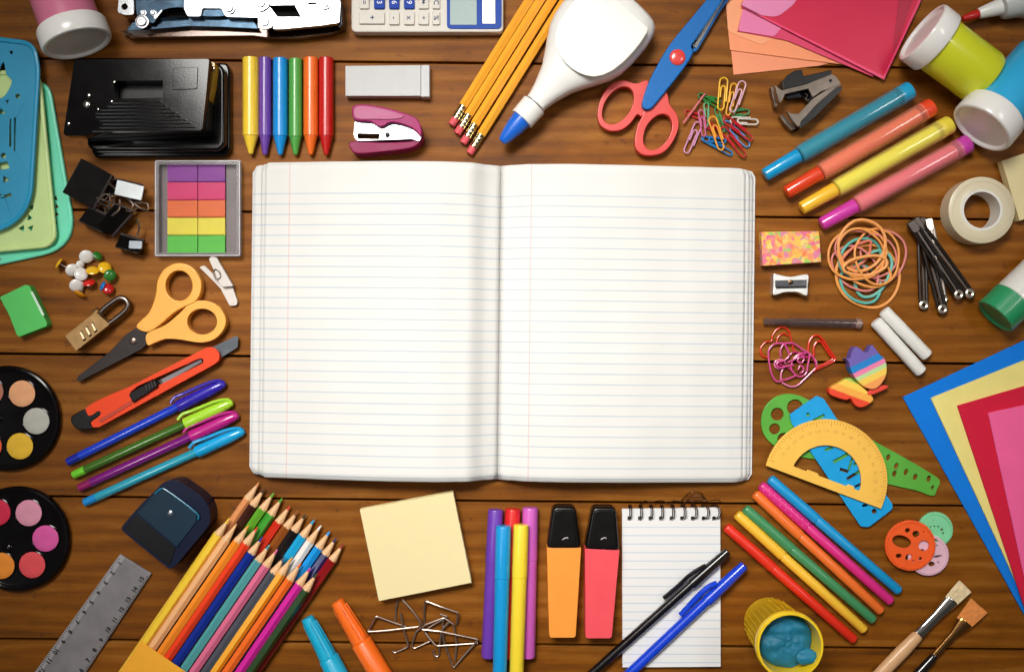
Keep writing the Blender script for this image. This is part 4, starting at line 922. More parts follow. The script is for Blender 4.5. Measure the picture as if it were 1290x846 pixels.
# --- staple remover
t = thing('staple_remover', 'black and steel staple remover beside the envelopes', 'staple remover', 1012, 125)
ST = M('7a6e64', .3, .85, var=.25, ns=120)
obj('thumb_grip', flat(rc(zSr([(238, 215), (300, 140), (380, 85), (475, 70), (492, 150), (828, 72), (822, 152), (560, 235), (250, 312)]), 2), 2, 27), M('080505', .3, spec=.4), t, bev=1.6)
obj('thumb_grip', flat(rc(zSr([(955, 268), (940, 320), (620, 640), (450, 775), (462, 650), (640, 500), (868, 288)]), 2), 1, 25), M('080505', .25, spec=.4), t, bev=1.6)
obj('steel_jaw', flat(rc(zSr([(150, 256), (235, 318), (545, 240), (825, 128), (880, 160), (935, 245), (700, 330), (600, 400), (548, 298), (270, 362), (240, 440), (205, 468), (175, 360)]), 1), 24, 29), ST, t, bev=.6)
obj('steel_jaw', flat(rc(zSr([(290, 562), (330, 592), (430, 600), (600, 420), (880, 240), (938, 252), (868, 292), (640, 490), (498, 645), (460, 680), (438, 752), (380, 700)]), 1), 20, 26), ST, t, bev=.6)
obj('fang_plate', flat(rc(zSr([(104, 275), (130, 268), (185, 500), (155, 518)]), 1), 3, 16), ST, t, bev=.5)
obj('fang_plate', flat(rc(zSr([(212, 622), (245, 600), (410, 770), (350, 792), (260, 700)]), 1), 3, 15), ST, t, bev=.5)
obj('inner_channel', flat(zSr([(268, 365), (545, 303), (598, 405), (540, 455), (480, 395), (300, 420)]), 4, 14), CHRD, t)
obj('spring', wire(zSr([(500, 350), (540, 380), (520, 420), (560, 440), (540, 460)]), [16, 18, 19, 20, 21], .8), ST, t)
A = W(*zSr(812, 205), 29); obj('rivet', lathe(bmn(), A, A + V(0, 0, 1), [(0, 2), (.9, 1.8), (1.2, 0)], 14), CHRD, t)

# --- clear barrel markers
def gelmarker(label, p0, p1, cap, ink, plug, clear):
    t = thing('liquid_marker', label, 'marker', *p0, group='row of four clear barrel markers'); L_ = math.dist(p0, p1); z = 13
    obj('cap', rod(p0, p1, z, [(0, 6), (1, 8), (3, 8.6), (49, 9.6), (50, 8.6)], n=28), M(cap, .25, coat=.5, var=.04), t)
    obj('ink_core', rod(p0, p1, z, [(52, 6), (54, 9.4), (L_ - 22, 9.4), (L_ - 20, 7)], n=24), M(ink, .5, var=.05), t)
    obj('barrel', rod(p0, p1, z, [(50.4, 9), (51, 11.6), (58, 12.4), (L_ - 14, 12.6)], n=32), M(clear, .1, alpha=.38, coat=1.0, var=.02, bump=.02), t)
    obj('end_plug', rod(p0, p1, z, [(L_ - 17, 10), (L_ - 16.5, 11.8), (L_ - 4, 12.2), (L_ - 1.2, 11.2), (L_, 8.5)], n=32), M(plug, .3, coat=.5, var=.04), t)
gelmarker('blue liquid ink marker, topmost of the four', (963, 221), (1148, 113), '0c96cc', '127c90', '16a0d0', '58b8d0')
gelmarker('red orange liquid ink marker, second of the four', (990, 243), (1175, 134), 'e0401c', 'fa7a50', 'f04a26', 'ff9c80')
gelmarker('yellow liquid ink marker, third of the four', (1009, 263), (1198, 156), 'f4bc30', 'fff040', 'fce44c', 'fff07c')
gelmarker('magenta liquid ink marker, lowest of the four', (1034, 283), (1221, 180), 'd03aa4', 'f4707c', 'd040b0', 'ff9ca0')

# --- small white glue bottle with red tip
t = thing('glue_bottle', 'white glue bottle with red tip in the top right corner', 'glue bottle', 1260, 10)
q0 = (1212, 24); q1 = (1212 + 95.3*2, 24 - 30*2)
obj('tip', rod(q0, q1, 20, [(0, 2), (1, 3.6), (6, 4.6), (22, 6), (23, 5.5)], 24, n=24), M('c41f1a', .35, coat=.3), t)
obj('nozzle', rod(q0, q1, 20, [(21, 5.6), (23, 7), (45, 10), (52, 11.5), (53, 8)], 24, n=28), WPL, t)
obj('bottle', rod(q0, q1, 20, [(50, 12), (52, 16), (56, 17.5), (68, 19), (80, 24), (150, 24), (154, 20)], 24, n=40), M('c4c6c4', .35, var=.05), t)

# --- tape roll
t = thing('tape_roll', 'roll of clear sticky tape on a white core', 'tape roll', 1236, 265)
A = W(1237, 264.5, 27); B_ = Vector((A.x, A.y, 0))
obj('tape', lathe(bmn(), B_, A, [(0, 25.5), (0, 39.5), (.8, 41), (26.2, 41), (27, 40), (27, 25.5), (0, 25.5)], 72), M('dccfb0', .4, coat=.2, var=.05, ns=30, sss=.2), t, smooth=50)
obj('core', lathe(bmn(), B_, A, [(0, 22.4), (0, 25.4), (27.4, 25.4), (27.4, 22.4), (0, 22.4)], 64), M('e6e2d8', .5, var=.02), t, smooth=50)
obj('ridge', lathe(bmn(), B_, A, [(26, 35), (27.5, 35), (27.5, 36), (26, 36), (26, 35)], 64), M('d8cdb0', .5), t)

# --- marbled eraser
def marble():
    m = bpy.data.materials.new('marbled_rubber'); m.use_nodes = True; nt = m.node_tree; N = nt.nodes; L = nt.links; b_ = N['Principled BSDF']
    tc = N.new('ShaderNodeTexCoord'); vo = N.new('ShaderNodeTexVoronoi'); vo.inputs['Scale'].default_value = 320; vo.inputs['Randomness'].default_value = 1
    nz = N.new('ShaderNodeTexNoise'); nz.inputs['Scale'].default_value = 160; L.new(tc.outputs['Object'], nz.inputs['Vector'])
    ad = N.new('ShaderNodeVectorMath'); ad.operation = 'MULTIPLY_ADD'; L.new(nz.outputs['Color'], ad.inputs[0]); ad.inputs[1].default_value = (.006,)*3; L.new(tc.outputs['Object'], ad.inputs[2]); L.new(ad.outputs[0], vo.inputs['Vector'])
    sp = N.new('ShaderNodeSeparateColor'); L.new(vo.outputs['Color'], sp.inputs[0]); cr = N.new('ShaderNodeValToRGB'); L.new(sp.outputs[0], cr.inputs[0]); cr.color_ramp.interpolation = 'EASE'
    e = cr.color_ramp.elements; e[0].color = lin('ee7a4a') + [1]; e[1].position = 1; e[1].color = lin('e8c84c') + [1]
    for p, h in ((.25, 'ecc04c'), (.42, 'e06a8c'), (.58, 'f09a58'), (.72, 'e8d070'), (.85, 'd87a9c'), (.93, '9ac45c')): x = e.new(p); x.color = lin(h) + [1]
    L.new(cr.outputs[0], b_.inputs['Base Color']); b_.inputs['Roughness'].default_value = .6; return m
t = thing('eraser', 'orange, pink and yellow marbled block eraser above the metal sharpener', 'eraser', 997, 313)
obj('block', flat(rc([(959, 292), (1032, 291), (1035, 330), (961, 335)], 1.5), 0, 15), marble(), t, bev=1.5)

# --- metal pencil sharpener
t = thing('pencil_sharpener', 'small silver metal pencil sharpener below the marbled eraser', 'sharpener', 997, 358)
ALU = M('e6e4e0', .4, .85, var=.1, bump=.2, stretch=(1, 8, 1))
obj('wedge_body', flat(smooth(zJ([(128, 570), (150, 572), (205, 582), (265, 572), (290, 576), (287, 620), (285, 668), (262, 666), (235, 655), (180, 655), (150, 664), (125, 665), (127, 620)]), 3), 0, 17), ALU, t, bev=1)
obj('blade', flat(zJ([(134, 600), (282, 596), (281, 624), (135, 630)]), 17, 18.3), M('8f8e92', .2, 1), t, bev=.3)
obj('cutting_slot', flat(zJ([(138, 630), (280, 625), (279, 635), (140, 638)]), 17, 17.6), M('15100e', .6), t)
A = W(*zJ(206, 608), 18.3); obj('screw', lathe(bmn(), A, A + V(0, 0, 1), [(0, 3), (1, 3), (1.5, 1.8), (1.5, 0)], 16), M('6a5238', .3, 1), t)

# --- rubber bands
def band(label, c, rx, ry, rot, col, z, r=1.9, wob=.05, seed=0):
    rnd = random.Random(seed); ph = [rnd.uniform(0, 6) for _ in range(5)]
    cx, cy = zRb(*c); t = thing('rubber_band', label, 'rubber band', cx, cy, group='heap of rubber bands'); pts = []
    for k in range(56):
        a = 2*PI*k/56; q = 1 + wob * math.sin(2*a + ph[0]) + wob * .6 * math.sin(3*a + ph[1]) + wob*.3 * math.sin(5*a+ph[4])
        x = rx/6.043 * math.cos(a) * q; y = ry/6.043 * math.sin(a) * q
        pts.append(W(cx + x*math.cos(rot) - y*math.sin(rot), cy + x*math.sin(rot) + y*math.cos(rot), z + 1.6*math.sin(a+ph[2]) + 1.0*math.sin(2*a+ph[3])))
    for p in pts: p.z = max(p.z, 1.5)
    obj('loop', tube(bmn(), pts, r, True, 8, .8), M(col, .5, var=.05, bump=.2), t)
OB, PB, TB, SBn = 'ea9a4c', 'd98078', '5ab0a4', 'e0785c'
for a in (('wide orange rubber band lowest in the heap', (385, 500), 238, 240, .2, OB, 3, 2.0, .03, 1), ('teal rubber band at the bottom of the heap', (330, 560), 165, 130, .5, TB, 4, 1.8, .03, 2), ('pink rubber band sticking out at the right', (500, 340), 165, 200, .1, PB, 4, 1.5, .04, 3),
    ('salmon rubber band in the lower left', (290, 440), 190, 150, .7, PB, 6, 1.5, .05, 4), ('teal rubber band in the middle of the heap', (330, 370), 165, 150, -.2, TB, 7, 1.9, .04, 5), ('second teal rubber band leaning right', (420, 480), 130, 180, .5, '6cb8a8', 5, 2.0, .05, 6),
    ('coral rubber band twisted across the middle', (300, 340), 60, 150, .8, SBn, 8, 1.6, .12, 7), ('pale orange rubber band crossing the lower half', (400, 470), 150, 120, .1, OB, 8, 1.6, .06, 8),
    ('large orange rubber band at the left', (300, 330), 222, 190, -.2, OB, 10, 1.6, .03, 9), ('tall orange rubber band at the top of the heap', (335, 265), 178, 195, .15, 'eea058', 12, 2.0, .03, 10), ('orange rubber band at the upper right', (455, 350), 165, 215, -.25, OB, 11, 1.5, .04, 11),
    ('small orange rubber band on top in the middle', (365, 420), 165, 72, -.1, 'f0a45c', 14, 2.0, .05, 12), ('salmon pink rubber band under the orange ones', (370, 330), 230, 175, .35, PB, 9, 1.3, .05, 13), ('orange rubber band leaning left over the teal one', (330, 330), 190, 175, .9, OB, 13, 1.5, .03, 14)): band(*a)

# --- safety pins
GM = M('443c38', .3, .85, var=.3); GS = M('e8dccf', .3, .9)
def spin_(label, a, b_, w, z, mat):
    a = Vector(zRb(*a)); b_ = Vector(zRb(*b_)); d = (b_ - a).normalized(); n = Vector((-d.y, d.x)); w = w / 2; L_ = (b_ - a).length
    t = thing('safety_pin', label, 'safety pin', *a, group='bunch of black safety pins'); P_ = lambda s, o: tuple(a + d*s + n*o)
    obj('clasp', flat(rc([P_(-2, -w-1.6), P_(-2, w+1.6), P_(13, w+1.4), P_(16, 0), P_(13, -w-1.4)], 3.5), z - 2, z + 3.4), mat, t, bev=1.2)
    pts = [P_(10, -w), P_(L_*.5, -w), P_(L_-10, -w*.9), P_(L_-4, -w*.9), P_(L_-.5, -w*.4), P_(L_-.5, w*.4), P_(L_-4, w*.9), P_(L_-10, w*.9), P_(L_*.5, w), P_(10, w)]
    obj('wire', wire(pts, z, 2.3, n=8), mat, t)
    obj('coil', wire([P_(L_ - 5 + 4*math.cos(k), 4*math.sin(k)) for k in [2*PI*i/10 for i in range(10)]], z + 1, 2.3, True, 8, 2), GS, t)
    obj('back_bar', flat([P_(14, -w*.35), P_(14, w*.2), P_(L_-10, w*.1), P_(L_-10, -w*.4)], z - 1, z + .6), mat, t)
spin_('black safety pin at the left of the bunch, pointing straight down', (790, 60), (808, 750), 9, 4, GM)
spin_('silvery safety pin peeking out between the black ones', (850, 70), (960, 700), 7, 3, GS)
spin_('black safety pin in the middle of the bunch', (775, 70), (958, 780), 9.5, 9, GM)
spin_('black safety pin leaning right, nearer the middle one', (715, 90), (1090, 665), 9, 13, GM)
spin_('black safety pin leaning furthest to the right', (745, 70), (1175, 655), 9, 11, GM)

# --- lead case
t = thing('lead_case', 'narrow dark translucent tube of pencil leads', 'lead case', 1024, 407)
obj('tube', rod(zK(80, 128), zK(532, 138), 6, [(0, 3.2), (1, 4.6), (32, 5), (33, 6), (112, 6.4), (121, 5.8), (123, 4)], n=20), M('6a5450', .15, alpha=.5, coat=.7, var=.5, ns=200, stretch=(1, 6, 1)), t)
obj('leads', rod(zK(130, 130), zK(505, 137), 6, [(0, 2.5), (98, 2.5)], n=8), M('120c0c', .4), t)
obj('end_cap', rod(zK(505, 136), zK(534, 140), 6, [(0, 6), (.5, 6.7), (6, 6.7), (8, 5)], n=18), M('a88c80', .15, alpha=.7, coat=.8), t)

# --- heart and flower shaped clips
RC = M('d22a14', .3, coat=.4); PC = M('d0488c', .28, coat=.4); PC2 = M('dc7aa4', .28, coat=.4)
HG = 'heap of fancy shaped paper clips'
def fancy(label, paths, m, r=1.15):
    t = thing('paper_clip', label, 'paper clip', *zHe(*paths[0][0][0]), group=HG)
    for pts, z in paths: obj('wire', wire(zHe(pts), z, r, n=8), m, t)
fancy('red heart shaped wire clip at the upper left of the heap', [([(110, 450), (45, 425), (28, 345), (85, 275), (150, 262), (165, 190), (225, 122), (300, 110), (350, 165), (378, 265), (400, 375)], 2.5), ([(208, 280), (228, 212), (290, 178), (335, 205)], 2.5)], RC)
fancy('red heart shaped wire clip at the right of the heap', [([(560, 400), (572, 275), (620, 208), (680, 205), (738, 262), (800, 362), (866, 466), (780, 522), (690, 565), (615, 600)], 3), ([(628, 432), (626, 335), (655, 275), (705, 270), (745, 325), (800, 410), (838, 462), (760, 510), (640, 572)], 4.5)], RC, 1.5)
fancy('large pink flower shaped wire clip in the heap', [([(265, 705), (205, 712), (150, 625), (118, 450), (125, 350), (195, 292), (300, 288), (400, 290), (500, 360), (575, 410), (560, 520), (540, 620), (480, 660), (420, 640), (370, 560), (400, 460), (470, 400), (540, 400)], 6)], PC)
fancy('pale pink flower shaped wire clip at the bottom of the heap', [([(575, 400), (640, 470), (655, 550), (600, 610), (520, 690), (430, 765), (340, 765), (262, 710), (262, 610), (300, 545), (240, 575), (190, 545), (195, 490), (260, 470), (310, 510)], 4)], PC2)
fancy('pink spiral wire clip with small loops in the centre', [([(420, 650), (320, 690), (255, 700)], 7), ([(255, 440), (252, 360), (290, 300), (330, 360), (345, 430), (290, 480), (220, 500), (215, 540), (260, 560), (330, 540), (400, 530)], 8), ([(500, 440), (455, 450), (445, 490), (490, 500), (515, 460), (480, 410), (400, 470), (330, 500)], 9), ([(450, 585), (470, 540), (510, 560), (500, 610), (465, 615)], 8)], PC)
fancy('small magenta wire clip under the centre of the heap', [([(330, 470), (370, 400), (430, 385), (500, 420), (560, 450), (600, 430), (640, 500), (650, 550)], 5), ([(180, 500), (240, 520), (330, 560), (380, 600)], 4)], M('b8286c', .3, coat=.4))

# --- chalk
CHK = M('e8e5df', .9, var=.03, bump=.4)
for lb, p0, p1 in (('white chalk stick, the lower left one of the pair', (1102.5, 404), (1161, 469)), ('white chalk stick, the upper right one of the pair', (1113, 391), (1168.5, 448.5))):
    L_ = math.dist(p0, p1); t = thing('chalk_stick', lb, 'chalk', *p0, group='pair of white chalk sticks')
    obj('stick', rod(p0, p1, 8, [(0, 6), (1.2, 7.6), (3, 8), (L_ - 3, 8), (L_ - 1, 7.4), (L_, 6)], n=26), CHK, t)

# --- layered rainbow erasers
def stripes(name, dirv, bands):
    """coloured rubber layers: bands = [(offset in drawing units, hex)] along dirv"""
    m = bpy.data.materials.new(name); m.use_nodes = True; nt = m.node_tree; N = nt.nodes; L = nt.links; b_ = N['Principled BSDF']
    tc = N.new('ShaderNodeTexCoord'); dt = N.new('ShaderNodeVectorMath'); dt.operation = 'DOT_PRODUCT'; L.new(tc.outputs['Object'], dt.inputs[0]); dt.inputs[1].default_value = (dirv[0] / S / 100, -dirv[1] / S / 100, 0)
    nz = N.new('ShaderNodeTexNoise'); nz.inputs['Scale'].default_value = 150; L.new(tc.outputs['Object'], nz.inputs['Vector'])
    ma = N.new('ShaderNodeMath'); ma.operation = 'MULTIPLY_ADD'; L.new(nz.outputs['Fac'], ma.inputs[0]); ma.inputs[1].default_value = .012; L.new(dt.outputs['Value'], ma.inputs[2])
    ad = N.new('ShaderNodeMath'); ad.inputs[1].default_value = .494; L.new(ma.outputs[0], ad.inputs[0])
    cr = N.new('ShaderNodeValToRGB'); L.new(ad.outputs[0], cr.inputs[0]); e = cr.color_ramp.elements
    e[0].position = 0; e[0].color = lin(bands[0][1]) + [1]; e[1].position = .999; e[1].color = lin(bands[-1][1]) + [1]
    for (o0, h0), (o1, h1) in zip(bands, bands[1:]):
        x = e.new(.5 + o1/100 - .008); x.color = lin(h0) + [1]; x = e.new(.5 + o1/100 + .008); x.color = lin(h1) + [1]
    L.new(cr.outputs[0], b_.inputs['Base Color']); b_.inputs['Roughness'].default_value = .6; return m
t = thing('novelty_eraser', 'rainbow striped round novelty eraser with pointed ears and red foot', 'eraser', 1094, 470)
obj('body', flat(smooth(zEr([(272, 232), (318, 235), (336, 170), (375, 105), (430, 120), (480, 165), (520, 155), (560, 82), (605, 125), (650, 190), (705, 235), (732, 330), (718, 440), (650, 540), (570, 578), (480, 550), (400, 480), (340, 390), (316, 320), (310, 280)]), 3), 2, 18), stripes('rainbow_layers', (.447, .894), [(-50, '6a58a8'), (-8.5, '0c7cc4'), (-1, '0c7cc4'), (-.5, 'e87aa4'), (6, 'b4d894'), (11, 'f0c850'), (19, 'f09a50')]), t, bev=1.6)
obj('foot', flat(smooth(zEr([(510, 622), (560, 580), (650, 545), (730, 535), (752, 560), (650, 612), (545, 648)]), 3), 0, 14), M('e0402c', .5), t, bev=1.4)
t = thing('novelty_eraser', 'yellow, orange and red butterfly shaped novelty eraser', 'eraser', 1072, 490)
obj('wings', flat(smooth(zEr([(85, 585), (130, 540), (200, 505), (312, 450), (390, 500), (470, 560), (580, 670), (570, 722), (500, 770), (430, 786), (370, 752), (330, 690), (280, 702), (190, 680), (100, 640)]), 4), 0, 13), stripes('sunset_layers', (-.35, .937), [(-50, '9ac44c'), (-13, 'f0c84c'), (-5, 'f0a840'), (3.5, 'e6401e')]), t, bev=1.8)

# --- plastic stencils and protractor
t = thing('stencil_ruler', 'green stencil ruler with round end beneath the blue one', 'stencil', 1050, 560)
slots = [circ(*zPr(138, 148), 8, 20), circ(*zPr(122, 235), 6.8, 18), circ(*zPr(243, 108), 10, 20), circ(*zPr(175, 295), 7.5, 18)] + [circ(*zPr(x, y), 2.6, 10, 4.2, .3) for x, y in ((795, 405), (843, 455), (832, 500), (900, 490), (955, 520), (1035, 530))] + [rc(zPr([(1045, 580), (1062, 568), (1068, 580), (1052, 594)]), .6)]
obj('plate', flat(smooth(zPr([(190, 28), (120, 50), (62, 110), (42, 190), (62, 275), (130, 342), (230, 392), (340, 412), (430, 425), (600, 500), (800, 563), (960, 600), (1060, 632), (1085, 590), (1102, 545), (1060, 505), (900, 410), (740, 322), (600, 240), (490, 175), (400, 105), (310, 55), (250, 33)]), 4), 0, 3.5, slots), M('58a838', .4, coat=.2, alpha=.97, var=.1, ns=40), t, bev=.7)
t = thing('stencil_ruler', 'sky blue stencil ruler with cut out strokes beneath the protractor', 'stencil', 1060, 580)
def stroke(x0, y0, x1, y1, w=9):
    d = Vector((x1-x0, y1-y0)).normalized(); n = Vector((-d.y, d.x)) * w
    return zPr([(x0+n.x, y0+n.y), (x1+n.x, y1+n.y), (x1-n.x, y1-n.y), (x0-n.x, y0-n.y)])
obj('plate', flat(rc(zPr([(212, 148), (372, 38), (412, 56), (822, 685), (816, 712), (678, 815), (632, 812), (222, 200)]), 2.5), 4, 7.5, [rc(stroke(350, 190, 418, 152, 10), 1), stroke(420, 362, 468, 342), stroke(470, 432, 560, 382, 11), stroke(508, 472, 560, 488), stroke(585, 400, 560, 478, 8), stroke(588, 448, 634, 424, 9), stroke(550, 532, 652, 470, 10), stroke(596, 578, 640, 556, 8), rc(stroke(640, 690, 672, 684, 8), 1), circ(*zPr(712, 722), 3.4, 14), circ(*zPr(320, 150), 2.4, 12)]), M('0c9cdc', .36, coat=.25, var=.06), t, bev=.7)
t = thing('protractor', 'yellow plastic half round protractor lying on the blue stencil ruler', 'protractor', 1043, 585)
cc = Vector(zPr(425, 543)); ax = Vector((.936, .351)); up = Vector((.351, -.936))
def arc(r, a0, a1, n): return [tuple(cc + ax * (r*math.cos(a0 + (a1-a0)*k/n)) + up * (r*math.sin(a0 + (a1-a0)*k/n))) for k in range(n+1)]
R_ = 366/4.7; Ri = 210/4.7; ab = -math.asin(40/366)
outer = arc(R_, ab, PI - ab, 60)
ib = math.asin(15/210)
inner = arc(Ri, ib, PI - ib, 40)
ia, ibb = Vector(inner[-1]), Vector(inner[0]); mid = ia + (ibb - ia) * .22
inner += [tuple(ia + (ibb-ia)*.2), tuple(ia + (ibb-ia)*.2 + up*2.4), tuple(ia + (ibb-ia)*.36 + up*2.4), tuple(ia + (ibb-ia)*.38), tuple(ia + (ibb-ia)*.8), tuple(ia + (ibb-ia)*.82 + up*3), tuple(ia + (ibb-ia)*.90 + up*3), tuple(ia + (ibb-ia)*.92)]
YP = M('f4be50', .4, coat=.15, var=.06, ns=50)
obj('plate', flat(outer, 8, 11.5, [inner]), YP, t, bev=.7)
bm = bmn()
for k in range(0, 181, 3):
    a = math.radians(k); r0 = R_ - (9 if k % 15 == 0 else 5.5); dn = cc + ax*(math.cos(a)*r0) + up*(math.sin(a)*r0); de = cc + ax*(math.cos(a)*(R_-1.5)) + up*(math.sin(a)*(R_-1.5))
    w_ = (ax * (-math.sin(a)) + up * math.cos(a)) * .35
    prism(bm, [w2([tuple(dn-w_), tuple(de-w_), tuple(de+w_), tuple(dn+w_)], 11.8)], 11.4, 11.8)
obj('scale_marks', bm, M('d08a26', .5), t, kind='stuff')
for k in range(10, 180, 10):
    a = math.radians(k); p = cc + ax*(math.cos(a)*(R_-15)) + up*(math.sin(a)*(R_-15))
    obj('numeral', text_bm(str(k), 5.2, .12, a - PI/2 + math.atan2(-ax.y, ax.x), W(p.x, p.y, 11.6)), M('d89c40', .5), t)

# --- spirograph discs
def disc(label, c, r, z, col, holes, teeth):
    t = thing('geometry_disc', label, 'plastic disc', *zDi(*c), group='overlapping round plastic discs'); cx, cy = zDi(*c); pts = []
    for k in range(teeth * 4):
        a = 2*PI*k/(teeth*4); q = r + (.55 if k % 4 < 2 else -.35); pts.append((cx + q*math.cos(a), cy + q*math.sin(a)))
    obj('plate', flat(pts, z, z + 3.2, [circ(*zDi(h[0], h[1]), h[2]/8.464, 18, (h[3] if len(h) > 3 else h[2])/8.464, h[4] if len(h) > 4 else 0) for h in holes]), M(col, .4, coat=.2, var=.05), t, bev=.45)
    obj('raised_ring', tube(bmn(), [W(x, y, z + 3.4) for x, y in circ(cx, cy, r - 2.6, 48)], .9, True, 6), M(col, .4, coat=.2, var=.05), t)
disc('mint green plastic disc beneath the pink and orange ones', (622, 268), 22, 0, '7fd09c', [(575, 240, 9), (612, 233, 9), (655, 236, 9), (690, 268, 14), (705, 305, 11), (600, 170, 6)], 44)
disc('pale pink plastic disc between the green and orange ones', (548, 540), 25.6, 3.6, 'e0b4c4', [(645, 553, 48, 12, -.2), (583, 636, 34, 26), (652, 616, 9), (625, 380, 30, 20, .6), (640, 440, 12), (470, 580, 20), (480, 500, 26)], 52)
disc('bright orange plastic disc with round holes, topmost of three', (355, 437), 31.6, 7.2, 'ee5a1c', [(262, 395, 104, 64, .28), (326, 278, 26), (415, 315, 38, 34), (500, 440, 58, 56), (232, 548, 32, 24), (338, 562, 40, 30, -.6), (462, 578, 16, 22), (385, 604, 12), (500, 290, 8)], 60)

# --- felt pens
def felt(label, a, b_, col, dots=False):
    p0 = zL(*a); p1 = zL(*b_); L_ = math.dist(p0, p1); t = thing('felt_tip_pen', label, 'felt tip pen', *p0, group='row of six felt tip pens'); m = M(col, .36, coat=.2, var=.04); cut = 78
    obj('cap', rod(p0, p1, 7, [(0, 3.2), (1, 5.4), (3, 6.5), (cut, 6.9), (cut + .4, 6.2)], n=26), m, t)
    obj('barrel', rod(p0, p1, 7, [(cut + .5, 5.6), (cut + 1.5, 6.3), (L_ - 3, 6.2), (L_ - 1, 5.2), (L_, 3.4)], n=26), m, t)
    if dots:
        A = W(*p0, 7); d = (W(*p1, 7) - A).normalized(); s = d.cross(Vector((0, 0, 1))).normalized(); u = s.cross(d)
        for k in range(16):
            sft = 6 + k * 4.6; an = (1.1, 2.0)[k % 2] ; n_ = s * math.cos(an) + u * math.sin(an); c = A + d * sft + n_ * 6.6
            obj('white_dot', lathe(bmn(), c, c + n_, [(-.3, .75), (.25, .6), (.3, 0)], 8), M('ee9cc8', .5), t)
felt('red felt tip pen, lowest of the six', (45, 262), (563, 720), 'de2a14'); felt('yellow felt tip pen, second from the bottom of six', (88, 212), (603, 680), 'f2bc34'); felt('green felt tip pen between the yellow and orange ones', (120, 188), (640, 640), '3f8a58')
felt('orange felt tip pen between the green and magenta ones', (160, 130), (670, 605), 'ec7028'); felt('magenta felt tip pen with white dots on its cap', (184, 96), (710, 566), 'd82880', True); felt('sky blue felt tip pen, topmost of the six', (220, 70), (742, 524), '0c92cc')

# --- open pot of blue dough
t = thing('dough_pot', 'open yellow pot filled with blue dough near the brushes', 'dough pot', 985, 800, group='pots of modelling dough')
A = W(*zL(304, 742), 105); B_ = Vector((A.x, A.y, 0)); YPt = M('f4cc1e', .25, coat=.5, var=.08, ns=40)
obj('pot', lathe(bmn(), B_, A, [(0, 0), (0, 29), (2, 31), (86, 35), (90, 38.5), (96, 39.5), (103, 39.5), (105, 38.3), (105, 36), (101, 35), (88, 33.5), (70, 32.5), (70, 0)], 64), YPt, t, smooth=40)
for k in range(30):
    a = 2*PI*k/30; c = B_ + Vector((math.cos(a)*32.0, math.sin(a)*32.0, 8)); d2 = B_ + Vector((math.cos(a)*34.6, math.sin(a)*34.6, 84))
    obj('grip_rib', tube(bmn(), [c, c.lerp(d2, .5), d2], .6, False, 6), YPt, t)
bm = bmn(); rng = random.Random(3); nr, na = 16, 48; rings = []; 
from mathutils import noise as mn
for i in range(nr + 1):
    row = []
    for j in range(na):
        a = 2*PI*j/na; r = 32.3 * i / nr; x, y = r*math.cos(a), r*math.sin(a)
        h = 86 + 5 * mn.noise(Vector((x*.05, y*.09, 1))) + 3.5 * abs(mn.noise(Vector((x*.12, y*.3, 4)))) + 1.0 * mn.noise(Vector((x*.5, y*.5, 2))) - (i/nr)**6 * 7
        row.append(bm.verts.new((B_.x + x, B_.y + y, h)) if (i > 0 or j == 0) else None)
    rings.append(row)
for i in range(nr):
    for j in range(na):
        k = (j+1) % na
        if i == 0: bm.faces.new([rings[0][0], rings[1][j], rings[1][k]])
        else: bm.faces.new([rings[i][j], rings[i+1][j], rings[i+1][k], rings[i][k]])
tag(obj('modelling_dough', bm, M('0a6e8c', .6, var=.2, ns=80, bump=.6, bs=500), smooth=80), 'wrinkled blue modelling dough inside the yellow pot', 'dough')
bm = bmn(); c0 = W(*zL(372, 785), 97)
bmesh.ops.create_icosphere(bm, subdivisions=4, radius=1)
for v in bm.verts:
    n = v.co.normalized(); v.co = Vector((n.x*13, n.y*9, n.z*5)) * (1 + .22 * mn.noise(n*1.6) + .07 * mn.noise(n*5)) + c0
tag(obj('modelling_dough', bm, M('0c7898', .6, var=.2, ns=80, bump=.6, bs=500), smooth=80), 'lump of blue dough pressed over the lower rim of the yellow pot', 'dough')

# --- brushes
def bristles(p0, p1, z, prof, col, par, fl, name='bristles'):
    return obj(name, rod(p0, p1, z, prof, n=28, fl=fl), M(col, .75, var=.25, ns=700, bump=.8, bs=2500), par, smooth=70)
t = thing('paint_brush', 'flat brush with cream bristles and pale wooden handle', 'paint brush', 1190, 760)
q0 = zL(1003, 505); q1 = zL(560, 960); 
def fan(p0, p1, z, w0, w1, h, L_, cnt, col, par, name):
    """many separate hairs as one bundle"""
    d = (Vector(p1) - Vector(p0)).normalized(); n = Vector((-d.y, d.x)); bm = bmn(); rr = random.Random(cnt)
    for k in range(cnt):
        a = rr.uniform(-1, 1); b2 = rr.uniform(-1, 1); j = rr.uniform(-1.5, 2.2)
        s = Vector(p0) + d * j + n * (a * w0); e = Vector(p0) + d * (L_ + 3) + n * (a * w1)
        tube(bm, [W(s.x, s.y, z + b2*h*.6), W((s.x+e.x)/2 + rr.uniform(-.4, .4), (s.y+e.y)/2, z + b2*h*.9), W(e.x, e.y, z + b2*h)], .5, False, 4)
    o = obj(name, bm, M(col, .6, var=.2, ns=300), par, kind='stuff'); return o
fan(q0, q1, 9, 10.5, 8.6, 3.5, 23, 420, 'e4cfa6', t, 'bristles')
obj('ferrule', rod(q0, q1, 9, [(22, 8.8), (23, 9.6), (26, 9.2), (46, 6.8), (66, 6.4), (84, 7.0), (85, 6.2)], n=32, fl=.55, fs=1.0), M('c4beb8', .18, 1, var=.15, ns=80), t)
obj('handle', rod(q0, q1, 9, [(84, 6.4), (87, 7.4), (110, 8.6), (150, 8.4), (200, 6)], n=28, fl=.85), M('d8a878', .45, coat=.3, var=.08, stretch=(1, 1, 1)), t)
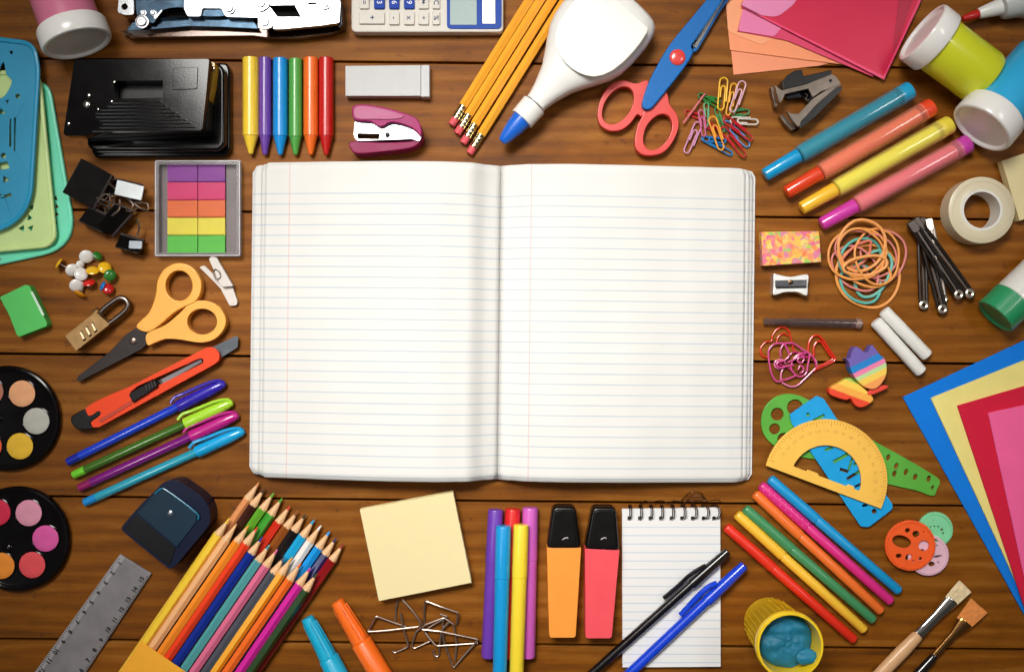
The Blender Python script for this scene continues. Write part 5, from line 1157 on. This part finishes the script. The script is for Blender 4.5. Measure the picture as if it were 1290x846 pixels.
t = thing('paint_brush', 'flat brush with orange bristles and dark handle', 'paint brush', 1220, 785)
q0 = zL(1062, 575); q1 = zL(720, 960)
q0 = zL(1058, 582)
fan(q0, q1, 8, 13.5, 10.5, 3, 26, 520, 'dd8a3c', t, 'bristles')
obj('ferrule', rod(q0, q1, 8, [(25, 10.4), (26, 10.8), (30, 9.8), (46, 5.2), (82, 4.4), (84, 4)], n=32, fl=.6), M('c08a50', .2, 1, var=.2, ns=80), t)
obj('handle', rod(q0, q1, 8, [(83, 4.2), (86, 5), (110, 6.4), (160, 6.4)], n=28, fl=.9), M('140c0c', .2, coat=.7), t)

# --- glue stick
t = thing('glue_stick', 'white glue stick with green cap lying at the right edge', 'glue stick', 1265, 380)
gA = zJ(1152, 768); gB = (gA[0] + 130 * .72, gA[1] - 130 * .69)
obj('cap', rod(gA, gB, 27, [(2.5, 0), (2.5, 22), (.6, 23.5), (0, 25), (1, 26.6), (31, 27), (32, 25)], n=52), M('24905c', .35, coat=.3, var=.04), t)
for k in range(0): pass
obj('body', rod(gA, gB, 27, [(31, 24), (33, 26), (130, 26)], n=48), M('e2dfd8', .3, coat=.3, var=.02), t)

# --- coloured foam sheets
FG = 'stack of coloured craft sheets'
def fsheet(label, pts, z, col, th=2.6):
    tag(obj('craft_sheet', flat(pts, z, z + th), M(col, .8, var=.05, bump=.5, bs=1500, ns=60, spec=.2), bev=.5), label, 'craft sheet', FG)
fsheet('blue craft sheet, lowest and largest of the stack at the right', [zK(726, 478), (1290.5, 428.5), (1420, 372), (1440, 820), (1330, 852), (1290, 773)], 0, '0a78dc')
fsheet('pale yellow craft sheet between the blue and red ones', [zK(856, 482), (1290.5, 453.5), (1430, 400), (1430, 790), (1310, 800), (1266.5, 703)], 2.9, 'ecdc86')
fsheet('red craft sheet between the yellow and pink ones', [zK(979, 517), (1290.5, 486), (1430, 440), (1430, 790), (1310, 812), (1290, 762)], 5.8, 'd01c3c')
fsheet('pink craft sheet topmost of the stack at the right', [zK(1121, 551), (1290.5, 510), (1430, 480), (1430, 760), (1305, 765), (1290, 725)], 8.7, 'f4649c')
